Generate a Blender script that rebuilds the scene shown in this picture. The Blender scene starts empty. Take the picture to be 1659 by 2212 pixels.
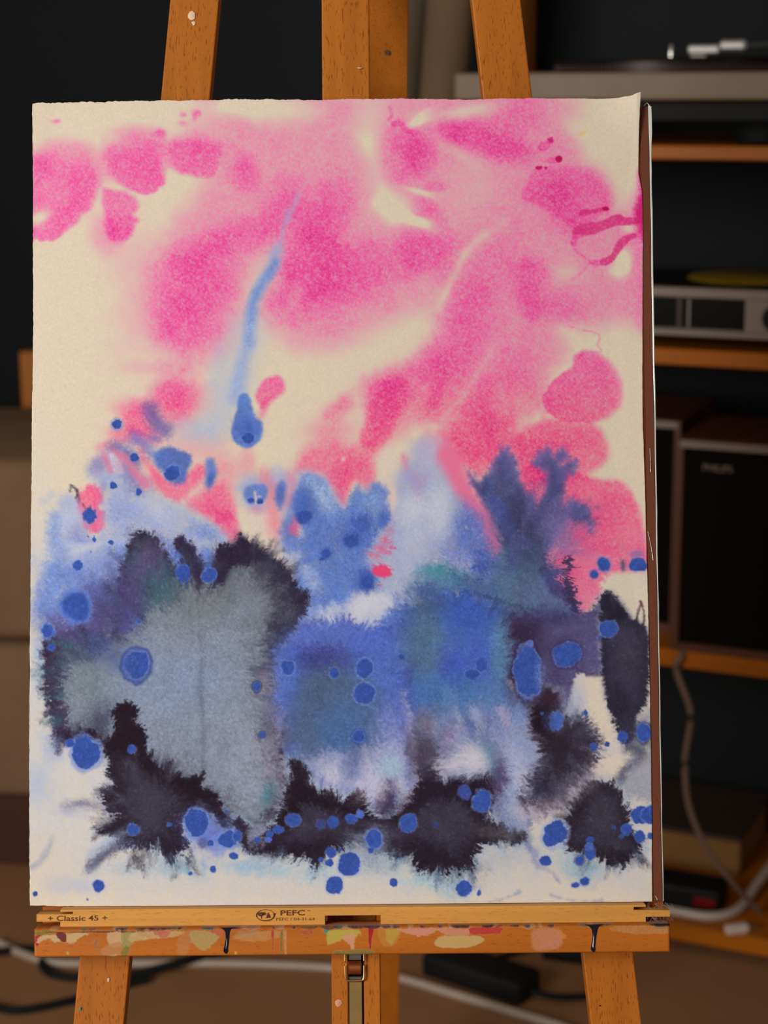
# A watercolour sheet on a beech studio easel, hi-fi shelf and floor clutter out of focus behind it.
import bpy, bmesh, math, random
import numpy as np
from mathutils import Vector, Matrix
S = bpy.context.scene
C = S.collection
R = math.radians
# ---------------------------------------------------------------- camera
cam_d = bpy.data.cameras.new('camera'); cam = bpy.data.objects.new('camera', cam_d); C.objects.link(cam)
PITCH, ROLL, CAM_H, FPX = R(13.5), .0085, 1.30, 4000.0
cam.location = (0, 0, CAM_H)
cam.rotation_euler = (Matrix.Rotation(R(90) - PITCH, 4, 'X') @ Matrix.Rotation(-ROLL, 4, 'Z')).to_euler()
cam_d.sensor_fit = 'HORIZONTAL'; cam_d.sensor_width = 36; cam_d.lens = 36*FPX/1659
cam_d.dof.use_dof = True; cam_d.dof.focus_distance = 1.50; cam_d.dof.aperture_fstop = 6.6; cam_d.dof.aperture_blades = 9
S.camera = cam
# ---------------------------------------------------------------- world, daylight from the window on the left, exposure
w_ = bpy.data.worlds.new('World'); S.world = w_; w_.use_nodes = True
bg_ = w_.node_tree.nodes['Background']; bg_.inputs[0].default_value = (1.0, .86, .68, 1); bg_.inputs[1].default_value = .15
sun_d = bpy.data.lights.new('window_daylight', 'AREA'); sun_d.shape = 'RECTANGLE'; sun_d.size = 1.25; sun_d.size_y = 1.35
sun_d.energy = 62; sun_d.color = (1.0, .955, .86)
sun_o = bpy.data.objects.new('window_daylight', sun_d); C.objects.link(sun_o)
sun_o.location = (-1.95, -.95, 1.75)
sun_o.rotation_euler = (Vector((-.03, 1.35, .85)) - Vector(sun_o.location)).to_track_quat('-Z', 'Y').to_euler()
S.view_settings.view_transform = 'Standard'; S.view_settings.look = 'None'; S.view_settings.gamma = 1
S.view_settings.use_curve_mapping = False; S.view_settings.exposure = 0.44

# ---------------------------------------------------------------- helpers
random.seed(4)
class MB:
    """collects shapes and links them as one mesh object"""
    def __init__(self): self.bm = bmesh.new()
    def box(self, x0, x1, y0, y1, z0, z1, bev=0.0, seg=1, M=None):
        vs = [self.bm.verts.new((x, y, z)) for z in (z0, z1) for y in (y0, y1) for x in (x0, x1)]
        F = [(0,2,3,1), (4,5,7,6), (0,1,5,4), (2,6,7,3), (0,4,6,2), (1,3,7,5)]
        fs = [self.bm.faces.new([vs[i] for i in f]) for f in F]
        if bev:
            es = list({e for f in fs for e in f.edges})
            r = bmesh.ops.bevel(self.bm, geom=es, offset=bev, segments=seg, affect='EDGES', profile=.5)
            vs = list({v for f in r['faces'] for v in f.verts} | {v for v in vs if v.is_valid})
        if M is not None:
            for v in vs: v.co = M @ v.co
        return self
    def beam(self, p0, p1, w, d, side=(1,0,0), bev=0.0, w1=None):
        """straight member from p0 to p1, w wide along side, d deep"""
        p0, p1 = Vector(p0), Vector(p1); a = (p1 - p0).normalized(); s = Vector(side); s = (s - a*s.dot(a)).normalized(); n = a.cross(s)
        vs = []
        for p, ww in ((p0, w), (p1, w1 or w)):
            for i, j in ((-1,-1), (1,-1), (1,1), (-1,1)): vs.append(self.bm.verts.new(p + s*(ww/2*i) + n*(d/2*j)))
        fs = [self.bm.faces.new([vs[i] for i in f]) for f in ((3,2,1,0), (4,5,6,7), (0,1,5,4), (1,2,6,5), (2,3,7,6), (3,0,4,7))]
        if bev: bmesh.ops.bevel(self.bm, geom=list({e for f in fs for e in f.edges}), offset=bev, segments=2, affect='EDGES', profile=.5)
        return self
    def tube(self, pts, r, n=8, close=False, r1=None):
        pts = [Vector(p) for p in pts]; rings = []; up = Vector((0,0,1)); m = len(pts)
        for i, p in enumerate(pts):
            t = (pts[(i+1) % m] - pts[i-1]) if close else (pts[min(i+1, m-1)] - pts[max(i-1, 0)])
            t.normalize(); a = t.cross(up)
            if a.length < 1e-3: a = t.cross(Vector((1,0,0)))
            a.normalize(); b = a.cross(t); rr = r if r1 is None else r + (r1 - r)*i/(m - 1)
            rings.append([self.bm.verts.new(p + a*math.cos(2*math.pi*k/n)*rr + b*math.sin(2*math.pi*k/n)*rr) for k in range(n)])
        for i in range(m if close else m - 1):
            A, B = rings[i], rings[(i+1) % m]
            for k in range(n): self.bm.faces.new([A[k], A[(k+1) % n], B[(k+1) % n], B[k]])
        if not close: self.bm.faces.new(rings[0][::-1]); self.bm.faces.new(rings[-1])
        return self
    def lathe(self, prof, n=32, axis='Z', at=(0,0,0)):
        at = Vector(at); rings = []
        def pt(r, h, k):
            c, s = math.cos(2*math.pi*k/n)*r, math.sin(2*math.pi*k/n)*r
            return at + Vector({'Z': (c, s, h), 'Y': (c, h, s), 'X': (h, c, s)}[axis])
        for r, h in prof: rings.append([self.bm.verts.new(pt(max(r, 1e-5), h, k)) for k in range(n)])
        for A, B in zip(rings, rings[1:]):
            for k in range(n): self.bm.faces.new([A[k], A[(k+1) % n], B[(k+1) % n], B[k]])
        self.bm.faces.new(rings[0][::-1]); self.bm.faces.new(rings[-1])
        return self
    def prism(self, pts, y0, y1):
        """outline in x,z pushed from y0 to y1"""
        a = [self.bm.verts.new((x, y0, z)) for x, z in pts]; b = [self.bm.verts.new((x, y1, z)) for x, z in pts]; n = len(pts)
        self.bm.faces.new(a); self.bm.faces.new(b[::-1])
        for i in range(n): self.bm.faces.new([a[i], b[i], b[(i+1) % n], a[(i+1) % n]])
        return self
    def build(self, name, mat, parent=None, smooth=False):
        bmesh.ops.recalc_face_normals(self.bm, faces=self.bm.faces)
        me = bpy.data.meshes.new(name); self.bm.to_mesh(me); self.bm.free()
        me.materials.append(mat)
        if smooth:
            me.polygons.foreach_set('use_smooth', [True]*len(me.polygons))
            try: me.set_sharp_from_angle(angle=R(40))
            except Exception: pass
        o = bpy.data.objects.new(name, me); C.objects.link(o)
        if parent: o.parent = parent
        return o
def tag(o, label=None, cat=None, group=None, kind=None):
    for k, v in (('label', label), ('category', cat), ('group', group), ('kind', kind)):
        if v: o[k] = v
    return o
def thing(name, label, cat, loc=(0,0,0), rot=(0,0,0), group=None):
    o = bpy.data.objects.new(name, None); C.objects.link(o); o.empty_display_size = .05
    o.location = loc; o.rotation_euler = rot
    return tag(o, label, cat, group)
def curve_pts(pts, sub=6):
    P = [Vector(p) for p in pts]; out = []
    for i in range(len(P) - 1):
        p0, p1, p2, p3 = P[max(i-1,0)], P[i], P[i+1], P[min(i+2, len(P)-1)]
        for k in range(sub):
            t = k/sub
            out.append(.5*((2*p1) + (p2 - p0)*t + (2*p0 - 5*p1 + 4*p2 - p3)*t*t + (3*p1 - p0 - 3*p2 + p3)*t**3))
    return out + [P[-1]]
def lettering(name, text, mat, parent, size, loc, sx=1.0, depth=.0001, bold=0.0):
    """words printed on a face that looks towards -y"""
    cu = bpy.data.curves.new(name, 'FONT'); cu.body = text; cu.size = size; cu.extrude = depth; cu.offset = bold; cu.resolution_u = 3
    t = bpy.data.objects.new(name + '_source', cu); C.objects.link(t)
    bpy.context.view_layer.update()
    me = bpy.data.meshes.new_from_object(t.evaluated_get(bpy.context.evaluated_depsgraph_get()))
    bpy.data.objects.remove(t); bpy.data.curves.remove(cu)
    me.transform(Matrix.Translation(loc) @ Matrix.Rotation(R(90), 4, 'X') @ Matrix.Diagonal((sx, 1, 1, 1)))
    me.materials.clear(); me.materials.append(mat); me.name = name
    o = bpy.data.objects.new(name, me); C.objects.link(o); o.parent = parent
    return o

# ---------------------------------------------------------------- materials
def lin(c): return tuple((x/255/12.92 if x <= 10 else ((x/255 + .055)/1.055)**2.4) for x in c)
class N:
    def __init__(s, name, rough=.5, metal=0.0, spec=.5):
        s.m = bpy.data.materials.new(name); s.m.use_nodes = True; s.t = s.m.node_tree; s.b = s.t.nodes['Principled BSDF']
        s.b.inputs['Roughness'].default_value = rough; s.b.inputs['Metallic'].default_value = metal; s.b.inputs['Specular IOR Level'].default_value = spec
    def n(s, ty, **kw):
        x = s.t.nodes.new(ty)
        for k, v in kw.items():
            if k in x.inputs: x.inputs[k].default_value = v
            else: setattr(x, k, v)
        return x
    def l(s, a, b): s.t.links.new(a, b)
    def coords(s, scale, rot=(0,0,0)):
        tc = s.n('ShaderNodeTexCoord'); mp = s.n('ShaderNodeMapping'); mp.inputs['Scale'].default_value = scale; mp.inputs['Rotation'].default_value = rot
        s.l(tc.outputs['Object'], mp.inputs['Vector']); return mp.outputs['Vector']
    def noise(s, scale, detail=3, vec=None, rough=.55, dist=0.0):
        x = s.n('ShaderNodeTexNoise'); x.inputs['Scale'].default_value = scale; x.inputs['Detail'].default_value = detail; x.inputs['Roughness'].default_value = rough; x.inputs['Distortion'].default_value = dist
        if vec is not None: s.l(vec, x.inputs['Vector'])
        return x.outputs['Fac']
    def ramp(s, fac, stops):
        r = s.n('ShaderNodeValToRGB'); e = r.color_ramp.elements
        while len(e) < len(stops): e.new(.5)
        for q, (p, c) in zip(e, stops): q.position = p; q.color = (*c, 1) if len(c) == 3 else c
        s.l(fac, r.inputs[0]); return r.outputs[0]
    def mix(s, fac, a, b, mode='MIX'):
        x = s.n('ShaderNodeMix', data_type='RGBA', blend_type=mode)
        for q, v in ((x.inputs['Factor'], fac), (x.inputs['A'], a), (x.inputs['B'], b)):
            if isinstance(v, (int, float)): q.default_value = v
            elif isinstance(v, tuple): q.default_value = (*v, 1)
            else: s.l(v, q)
        return x.outputs['Result']
    def bump(s, h, strength, dist=.001):
        b = s.n('ShaderNodeBump'); b.inputs['Strength'].default_value = strength; b.inputs['Distance'].default_value = dist
        s.l(h, b.inputs['Height']); s.l(b.outputs[0], s.b.inputs['Normal'])
    def col(s, c):
        if isinstance(c, tuple): s.b.inputs['Base Color'].default_value = (*c, 1)
        else: s.l(c, s.b.inputs['Base Color'])
        return s
def plain(name, c, rough=.5, metal=0.0, var=.12, scale=30, bump=0.0, spec=.5):
    m = N(name, rough, metal, spec); v = m.coords((1,1,1)); f = m.noise(scale, 4, v)
    m.col(m.mix(f, tuple(x*(1 - var) for x in c), tuple(min(x*(1 + var), 1) for x in c)))
    if bump: m.bump(m.noise(scale*6, 3, v), bump)
    return m.m
def beech(name, c, axis='Z', fleck=.55, rough=.42, big=1.0, paint=False):
    """beech or pine: long soft grain plus the short dark flecks"""
    m = N(name, rough, spec=.22)
    st = {'Z': (1, 1, .06), 'X': (.06, 1, 1)}[axis]; fl = {'Z': (1, 1, .16), 'X': (.16, 1, 1)}[axis]
    g = m.noise(70*big, 4, m.coords(st), .6, .4); b = m.noise(9, 2, m.coords(st))
    base = m.ramp(g, [(.3, tuple(x*.80 for x in c)), (.55, c), (.75, tuple(min(1, x*1.13) for x in c))])
    base = m.mix(m.ramp(b, [(.35, (.0,)*3), (.7, (.45,)*3)]), base, (c[0]*.80, c[1]*.70, c[2]*.55))
    f = m.noise(950*big, 1, m.coords(fl)); ff = m.ramp(f, [(.60, (0,)*3), (.70, (fleck,)*3)])
    base = m.mix(ff, base, (c[0]*.46, c[1]*.30, c[2]*.22))
    if paint:
        at = m.n('ShaderNodeAttribute'); at.attribute_name = 'paint'
        base = m.mix(at.outputs['Alpha'], base, at.outputs['Color'])
    m.col(base); m.bump(g, .12, .0006); return m.m
M_beech = beech('beech_wood', lin((190, 112, 36)), 'Z', fleck=.75)
M_beech_x = beech('beech_wood_ledge', lin((198, 114, 38)), 'X', fleck=.45, paint=True)
M_plate = beech('beech_wood_plate', lin((176, 94, 24)), 'X', fleck=.4)
M_pine = beech('pine_wood', lin((228, 166, 84)), 'X', fleck=.3, rough=.55, big=.9)
M_shelf = beech('orange_pine_shelf', lin((190, 108, 22)), 'X', fleck=.25, big=.5)
M_post = beech('orange_pine_post', lin((186, 112, 44)), 'Z', fleck=.25, big=.5)
M_black = plain('black_plastic', (.010, .010, .011), .6, spec=.2)
M_rubber = plain('black_rubber', (.008, .009, .010), .7, spec=.2)
M_silver = plain('brushed_aluminium', lin((138, 122, 114)), .45, .2)
M_chrome = plain('polished_metal', (.75, .74, .72), .18, 1.0, .05)
M_brass = plain('worn_brass', lin((176, 148, 96)), .38, .9, .35, 60)
M_copper = plain('worn_copper', lin((196, 118, 72)), .35, .9, .4, 90)
M_steel = plain('dull_steel', lin((120, 116, 112)), .45, .9, .25, 80)
M_white = plain('white_cable_plastic', lin((196, 180, 172)), .45)
M_ink = plain('brown_stamp_ink', lin((92, 52, 22)), .8)
# ---------------------------------------------------------------- room shell
SH = Vector((.50, 2.53, 0)); SA = R(24)                      # hi-fi shelf stands at an angle to the easel
def W(s, back, z): return (SH.x + s*math.cos(SA) + back*math.sin(SA), SH.y - s*math.sin(SA) + back*math.cos(SA), z)
ROT = (0, 0, -SA)
fl = N('taupe_carpet', .95, spec=.15); v_ = fl.coords((1,1,1)); n1 = fl.noise(700, 2, v_); n2 = fl.noise(7, 3, v_)
fl.col(fl.mix(n2, fl.mix(n1, lin((144, 100, 68)), lin((186, 138, 100))), fl.mix(n1, lin((126, 86, 58)), lin((168, 122, 86))))); fl.bump(n1, .5, .003)
tag(MB().box(-2.3, 2.6, -2.6, 4.6, -.05, 0).build('floor', fl.m), kind='structure')
wl = N('dark_navy_paint', .75, spec=.25); v_ = wl.coords((1,1,1)); wl.col(wl.mix(wl.noise(3, 4, v_), lin((15, 20, 23)), lin((19, 25, 28)))); wl.bump(wl.noise(90, 3, v_), .12, .001)
wb = MB().box(-3.4, 2.3, .47, .55, 0, 2.6).build('wall_back', wl.m); wb.location = SH; wb.rotation_euler = ROT; tag(wb, kind='structure')
cw = plain('off_white_paint', lin((205, 198, 188)), .8, var=.04, scale=4)
# left wall with the window the daylight comes through
lw = MB()
lw.box(-2.3, -2.2, -2.6, -1.75, 0, 2.6).box(-2.3, -2.2, -.10, 3.7, 0, 2.6).box(-2.3, -2.2, -1.75, -.10, 0, .95).box(-2.3, -2.2, -1.75, -.10, 2.5, 2.6)
tag(lw.build('wall_left', wl.m), kind='structure')
wf = MB()
for b in ((-1.75, -1.70, .95, 2.5), (-.15, -.10, .95, 2.5), (-1.70, -.15, .95, 1.0), (-1.70, -.15, 2.45, 2.5), (-.95, -.90, 1.0, 2.45)): wf.box(-2.28, -2.22, b[0], b[1], b[2], b[3])
tag(wf.build('window_1', cw), kind='structure')
sk = MB().box(-3.4, 2.3, .452, .47, 0, .09, .002).build('baseboard_back', plain('dark_skirting', lin((40, 34, 32)), .5)); sk.location = SH; sk.rotation_euler = ROT; tag(sk, kind='structure')

# ---------------------------------------------------------------- hi-fi shelf
def local_box(mb, s0, s1, b0, b1, z0, z1, bev=.002): return mb.box(s0, s1, b0, b1, z0, z1, bev)
shelf = thing('shelf_unit', 'open orange pine shelf unit holding the record player and loudspeakers', 'shelf', SH, ROT)
for z0, z1 in ((1.174, 1.193), (.891, .914), (.448, .474), (.018, .045)):
    local_box(MB(), -.452, .75, 0, .40, z0, z1).build('shelf_board', M_shelf, shelf)
for s0, s1 in ((-.525, -.4525), (.75, .82)):
    local_box(MB(), s0, s1 , .365, .405, 0, 1.62).build('post', M_post, shelf)
local_box(MB(), .75, .78, .0, .04, 0, 1.62).build('post', M_post, shelf)
local_box(MB(), -.482, -.4525, .01, .05, 0, 1.19).build('post', M_post, shelf)
for s in (-.45, .1, .72): local_box(MB(), s, s + .03, .03, .38, 0, .018).build('foot_batten', M_post, shelf)
# record player
tt = thing('record_player', 'silver record player with black platter on the top shelf', 'record player', W(0, 0, 1.193), ROT)
MB().box(-.433, .07, 0, .36, .060, .098, .004, 2).build('plinth', plain('grey_silver_plinth', lin((130, 110, 92)), .5, .0), tt)
MB().box(-.40, .04, .02, .34, .030, .060, .004).build('base', M_black, tt)
for s, b in ((-.36, .05), (.0, .05), (-.36, .30), (.0, .30)): MB().lathe([(.030, 0), (.036, .004), (.036, .020), (.026, .030)], 24, at=(s, b, 0)).build('foot', M_rubber, tt, True)
pc = (-.165, .175)
pl = MB().lathe([(.166, .098), (.166, .112), (.163, .114), (.10, .1145)], 64, at=(*pc, 0)).build('platter', plain('dark_platter', lin((44, 34, 34)), .4, .5), tt, True)
dots = MB()
for k in range(150):
    a = 2*math.pi*k/150; 
    for h in (.1005, .1045): dots.box(-.0012, .0012, -.0006, .0006, h, h + .0022, M=Matrix.Translation((pc[0] + .1664*math.cos(a), pc[1] + .1664*math.sin(a), 0)) @ Matrix.Rotation(a + R(90), 4, 'Z'))
tag(dots.build('strobe_dots', plain('strobe_grey', lin((96, 78, 76)), .5), tt), kind='stuff')
MB().lathe([(.150, .1145), (.150, .1175), (.02, .1175)], 64, at=(*pc, 0)).build('mat', M_rubber, tt, True)
MB().lathe([(.0036, .117), (.0036, .132), (.002, .1355)], 16, at=(*pc, 0)).build('spindle', M_chrome, tt, True)
arm = MB().tube(curve_pts([(-.045, .10, .131), (.0, .13, .134), (.03, .20, .136), (.035, .30, .136)]), .0042, 10).build('tonearm', plain('dark_arm_metal', (.10, .10, .10), .4, .6), tt, True)
MB().box(-.118, -.072, .086, .108, .121, .134, .003).box(-.075, -.036, .090, .106, .125, .140, .004).build('headshell', plain('satin_metal', (.42, .40, .40), .45, .5), arm)
MB().box(-.114, -.092, .090, .106, .115, .1245, .001).build('cartridge', M_white, arm)
MB().lathe([(.026, .098), (.026, .118), (.018, .130), (.012, .146)], 24, at=(.035, .30, 0)).build('arm_base', M_silver, tt, True)
# receiver
rc = thing('receiver', 'black topped silver fronted stereo receiver on the middle shelf', 'receiver', W(0, 0, .914), ROT)
MB().box(-.36, .12, .012, .31, .016, .077, .002).build('case', M_black, rc)
fp = MB(); fp.box(-.37, .13, 0, .012, .072, .086, .0015).box(-.37, .13, 0, .012, .018, .028, .0015).box(-.003, .13, .0005, .012, .028, .072).box(-.37, -.35, .0005, .012, .028, .072)
fp.build('front_panel', M_silver, rc)
MB().box(-.35, -.003, .008, .0118, .028, .072).build('dial_window', plain('dark_dial_glass', lin((18, 16, 14)), .15), rc)
for s in (-.10, -.085): MB().box(s, s + (.006 if s < -.09 else .003), .0065, .008, .030, .070).build('dial_pointer', plain('dim_red_pointer', lin((52, 20, 14)), .4) if s < -.09 else M_steel, rc)
MB().lathe([(.0175, .0), (.0175, -.014), (.0155, -.016)], 32, 'Y', (.041, 0, .050)).build('knob', M_black, rc, True)
for s in (-.32, .08):
    for b in (.05, .27): MB().lathe([(.014, 0), (.014, .017)], 16, at=(s, b, 0)).build('foot', M_rubber, rc)
yc = MB().lathe([(.0, 0), (.088, .001), (.090, .003), (.086, .005), (.0, .0055)], 40).build('record_disc', plain('yellow_cloth', lin((150, 124, 10)), .7, var=.2), None, True)
yc.location = W(-.045, .20, .992); yc.rotation_euler = ROT; tag(yc, 'flat round yellow disc lying on top of the black receiver', 'disc'); yc.name = 'yellow_disc'
wt = MB()
for k, pts in enumerate(([(-.24,.35,.30-.3),(-.20,.33,.06),(-.19,.34,.012),(-.165,.33,.008),(-.150,.33,.035),(-.125,.33,.043),(-.100,.33,.020),(-.085,.335,.0)], [(-.26,.34,.0),(-.225,.34,.055),(-.20,.35,.03),(-.17,.345,.0)], [(-.17,.335,.0),(-.14,.34,.028),(-.115,.335,.030),(-.095,.34,.0)])): wt.tube(curve_pts(pts), .0022, 6)
wo = wt.build('wire_tangle', plain('tan_wire', lin((92, 74, 58)), .5), None, True); wo.location = W(0, 0, .9165); wo.rotation_euler = ROT; tag(wo, 'thin tan wires looping up behind the receiver', 'wires')
# loudspeakers
M_cab = plain('dark_walnut_cabinet', lin((92, 52, 34)), .4, var=.25, scale=14); M_cloth = plain('black_speaker_cloth', lin((20, 14, 12)), .95, var=.3, scale=400, bump=.3, spec=.1)
def speaker(label, s, back, w, h, badge):
    t = thing('loudspeaker', label, 'loudspeaker', W(s, back, .474), ROT)
    cb = MB(); cb.box(0, .010, 0, .20, 0, h, .001).box(w - .010, w, 0, .20, 0, h, .001).box(.010, w - .010, 0, .20, 0, .012, .001).box(.010, w - .010, 0, .20, h - .012, h, .001).box(.010, w - .010, .19, .20, .012, h - .012)
    cb.build('cabinet', M_cab, t)
    MB().box(.010, w - .010, .008, .016, .012, h - .012, .001).build('grille', M_cloth, t)
    MB().box(.004, w - .004, -.002, -.0002, h - .0125, h - .002, .0008).build('trim', M_silver, t)
    if badge: lettering('badge', 'PHILIPS', plain('grey_badge', lin((120, 100, 92)), .5), t, .0135, (.036, .0075, h - .045), 1.0, .0004, .0002)
    return t
speaker('small black fronted loudspeaker with a badge and silver top trim', -.093, 0, .22, .313, True)
speaker('second loudspeaker standing behind and left of the one with the badge', -.325, .085, .215, .322, False)
# speaker wire, box and sockets on the bottom board
def lay(pts): return [Vector(W(*p)) for p in pts]
sc = MB().tube(curve_pts(lay([(-.070, .02, .474), (-.076, -.008, .468), (-.081, -.010, .446), (-.058, -.012, .385), (-.064, -.012, .313), (-.056, -.012, .242), (-.027, -.006, .174), (.000, .01, .132), (.018, .05, .085), (.036, .08, .0505)])), .0048, 8).build('speaker_cable', plain('grey_white_cable', lin((128, 104, 92)), .5), None, True)
tag(sc, 'pale grey cable hanging down from the loudspeaker with a badge', 'cable')
bx = thing('cardboard_box', 'low tan cardboard box on the bottom shelf board', 'box', W(-.10, .20, .045), ROT)
MB().box(-.24, .075, 0, .19, .0, .058, .002).build('body', plain('tan_cardboard', lin((140, 98, 52)), .8, var=.15), bx)
MB().box(-.243, .078, -.003, .193, .0585, .066, .002).build('lid', plain('brown_lid', lin((62, 44, 36)), .7), bx)
ps = thing('power_strip', 'black power strip with a red switch on the bottom board', 'power strip', W(-.200, .050, .045), ROT)
MB().box(0, .18, 0, .065, 0, .038, .006, 2).build('body', M_black, ps)
MB().box(.140, .174, -.003, .002, .010, .026, .002).build('switch', plain('red_switch', lin((120, 8, 8)), .35), ps)
for k in range(2): MB().lathe([(.019, .038), (.019, .0395), (.016, .0395), (.015, .034)], 24, at=(.028 + .042*k, .032, 0)).build('socket', M_rubber, ps)
wc = MB().tube(curve_pts(lay([(-.20, .012, .052), (-.14, .020, .052), (-.089, .027, .052), (-.026, .032, .052), (.006, .075, .053), (.014, .15, .060), (.03, .22, .075), (.06, .26, .07), (.10, .28, .051)])), .0072, 8).build('mains_cable', M_white, None, True)
tag(wc, 'thick white mains cable curving past the red switch', 'cable')
pg = thing('white_plug', 'small white plug lying at the front of the bottom board', 'plug', W(.022, .010, .045), (0, 0, -SA + R(38)))
MB().box(-.024, .012, -.008, .008, 0, .014, .004, 2).build('body', plain('white_plug_plastic', lin((225, 205, 200)), .4), pg)
for q in (-.004, .004): MB().box(.012, .028, q - .0012, q + .0012, .005, .009).build('prong', M_chrome, pg)
# rolled cloths leaning behind the easel
M_roll = plain('taupe_roll', lin((112, 88, 66)), .85, var=.3, scale=9); M_roll2 = plain('olive_roll', lin((92, 80, 62)), .85, var=.3, scale=9)
for k, (p0, p1, r, m, lab) in enumerate((((-.03, 2.72, 0), (.128, 2.835, 1.62), .037, M_roll, 'taupe fabric roll leaning beside the record player'), ((-.105, 2.80, 0), (.075, 2.90, 1.66), .036, M_roll2, 'olive fabric roll with a teal band leaning behind the easel'))):
    t = thing('fabric_roll', lab, 'roll', p0); d = Vector(p1) - Vector(p0); q = d.to_track_quat('Z', 'Y'); t.rotation_euler = q.to_euler(); Lr = d.length
    pr = [(r*.9, .0)] + [(r*(1 + .05*math.sin(9*h)), h) for h in np.linspace(.01, Lr - .01, 14)] + [(r*.9, Lr)]
    MB().lathe(pr, 24).build('roll', m, t, True)
    if k == 1: MB().lathe([(r*1.06, Lr*.842), (r*1.06, Lr*.852)], 24).build('band', plain('teal_band', lin((60, 120, 96)), .6), t, True)
# sofa arm and wooden post at the far left
sf = thing('sofa', 'taupe upholstered sofa at the left edge of the photo', 'sofa', (-.60, 2.86, 0), (0, 0, R(-6)))
M_sofa = plain('taupe_upholstery', lin((136, 106, 82)), .9, var=.15, scale=20, bump=.25, spec=.2)
MB().box(-.70, .14, .0, .50, .40, .70, .03, 4).build('arm', M_sofa, sf, True)
MB().box(-.70, .14, .006, .49, .13, .395, .018, 3).build('base', M_sofa, sf, True)
MB().box(-.69, .13, .03, .48, .0, .128, .004).build('plinth', plain('dark_brown_wood', lin((70, 38, 24)), .5), sf)
wp = MB().box(-.034, .034, 0, .03, 0, .786, .002).build('wooden_post', M_post); wp.location = (-.648, 3.45, 0); tag(wp, 'upright orange wooden post standing behind the taupe sofa', 'post')
# things on the carpet
ad = thing('power_adapter', 'large black power adapter lying on the carpet under the easel', 'adapter', (.135, 2.465, 0), (0, 0, R(-36)))
MB().box(-.085, .085, -.032, .032, .0, .036, .008, 3).build('body', M_black, ad, True)
MB().tube(curve_pts([(.085, 0, .014), (.12, .012, .010), (.155, .05, .006), (.18, .09, .006)]), .005, 8).build('lead', M_rubber, ad, True)
a2 = thing('plug_adapter', 'smaller black plug adapter on the carpet right of the large one', 'adapter', (.275, 2.545, 0), (0, 0, R(-20)))
MB().box(-.040, .040, -.025, .025, .0, .034, .007, 3).build('body', M_black, a2, True)
MB().tube(curve_pts([(-.040, 0, .012), (-.075, -.02, .006), (-.10, -.045, .005)]), .004, 8).build('lead', M_rubber, a2, True)
fc = MB().tube(curve_pts([(-.60, 2.60, .006), (-.51, 2.533, .006), (-.40, 2.525, .006), (-.25, 2.522, .006), (-.095, 2.507, .006), (.008, 2.476, .006), (.09, 2.425, .006), (.171, 2.372, .006), (.26, 2.31, .006), (.36, 2.20, .006)]), .0065, 8).build('floor_cable', plain('cream_cable', lin((178, 160, 146)), .5), None, True)
tag(fc, 'cream cable lying right across the carpet', 'cable')
bc = MB().tube(curve_pts([(-.75, 2.545, .006), (-.63, 2.555, .006), (-.586, 2.566, .006), (-.545, 2.575, .006), (-.518, 2.558, .006), (-.513, 2.520, .006), (-.490, 2.492, .006), (-.445, 2.482, .006), (-.367, 2.486, .010), (-.268, 2.530, .018), (-.20, 2.60, .012), (-.12, 2.66, .006)]), .0068, 8).build('black_cable', M_rubber, None, True)
tag(bc, 'black cable making a loop on the carpet left of the easel leg', 'cable')
b2 = MB().tube(curve_pts([(-.62, 2.43, .006), (-.552, 2.394, .006), (-.517, 2.387, .006), (-.45, 2.415, .006), (-.38, 2.46, .006), (-.35, 2.475, .006)]), .0062, 8).build('black_cable', M_rubber, None, True)
tag(b2, 'short black cable curving at the bottom left corner of the photo', 'cable')
# ---------------------------------------------------------------- watercolour pigment, computed point by point on the sheet
PX0, PY0, PSTEP = 56.0, 200.0, 1.5
PNX, PNY = 910, 1178
GX, GY = np.meshgrid(PX0 + PSTEP*np.arange(PNX), PY0 + PSTEP*np.arange(PNY))
GX = GX.astype(np.float32); GY = GY.astype(np.float32)

def lattice(u, v, seed):
    rs = np.random.RandomState(seed); tab = rs.rand(256, 256).astype(np.float32)*2 - 1
    iu = np.floor(u).astype(np.int32); iv = np.floor(v).astype(np.int32)
    fu = u - iu; fv = v - iv
    fu = fu*fu*(3 - 2*fu); fv = fv*fv*(3 - 2*fv)
    a, b, c, d = iu & 255, (iu + 1) & 255, iv & 255, (iv + 1) & 255
    t0 = tab[c, a]; t1 = tab[c, b]; t2 = tab[d, a]; t3 = tab[d, b]
    return (t0 + (t1 - t0)*fu) + ((t2 + (t3 - t2)*fu) - (t0 + (t1 - t0)*fu))*fv

def fbm(scale, seed, octs=3):
    out = 0; amp = 1.0; tot = 0
    for o in range(octs):
        s = scale/2**o
        if s < 1.6: break
        out = out + amp*lattice(GX/s + 17*o, GY/s + 31*o, seed + o); tot += amp; amp *= .55
    return (out/tot).astype(np.float32)

NOI = {}
def noi(scale, seed=1):
    k = (scale, seed)
    if k not in NOI: NOI[k] = fbm(scale, 100*seed + scale)
    return NOI[k]

TILES = {'F': (0, 0, 1.0)}
for i_, c_ in enumerate((60, 510, 960)):
    for r_, y_ in (('A', 205), ('B', 790), ('C', 1370)):
        TILES[r_ + str(i_ + 1)] = (c_, y_, 1/3.6867)
def tp(t, pts):
    ox, oy, s = TILES[t]
    return [(ox + x*s, oy + y*s) for x, y in pts]

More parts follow.
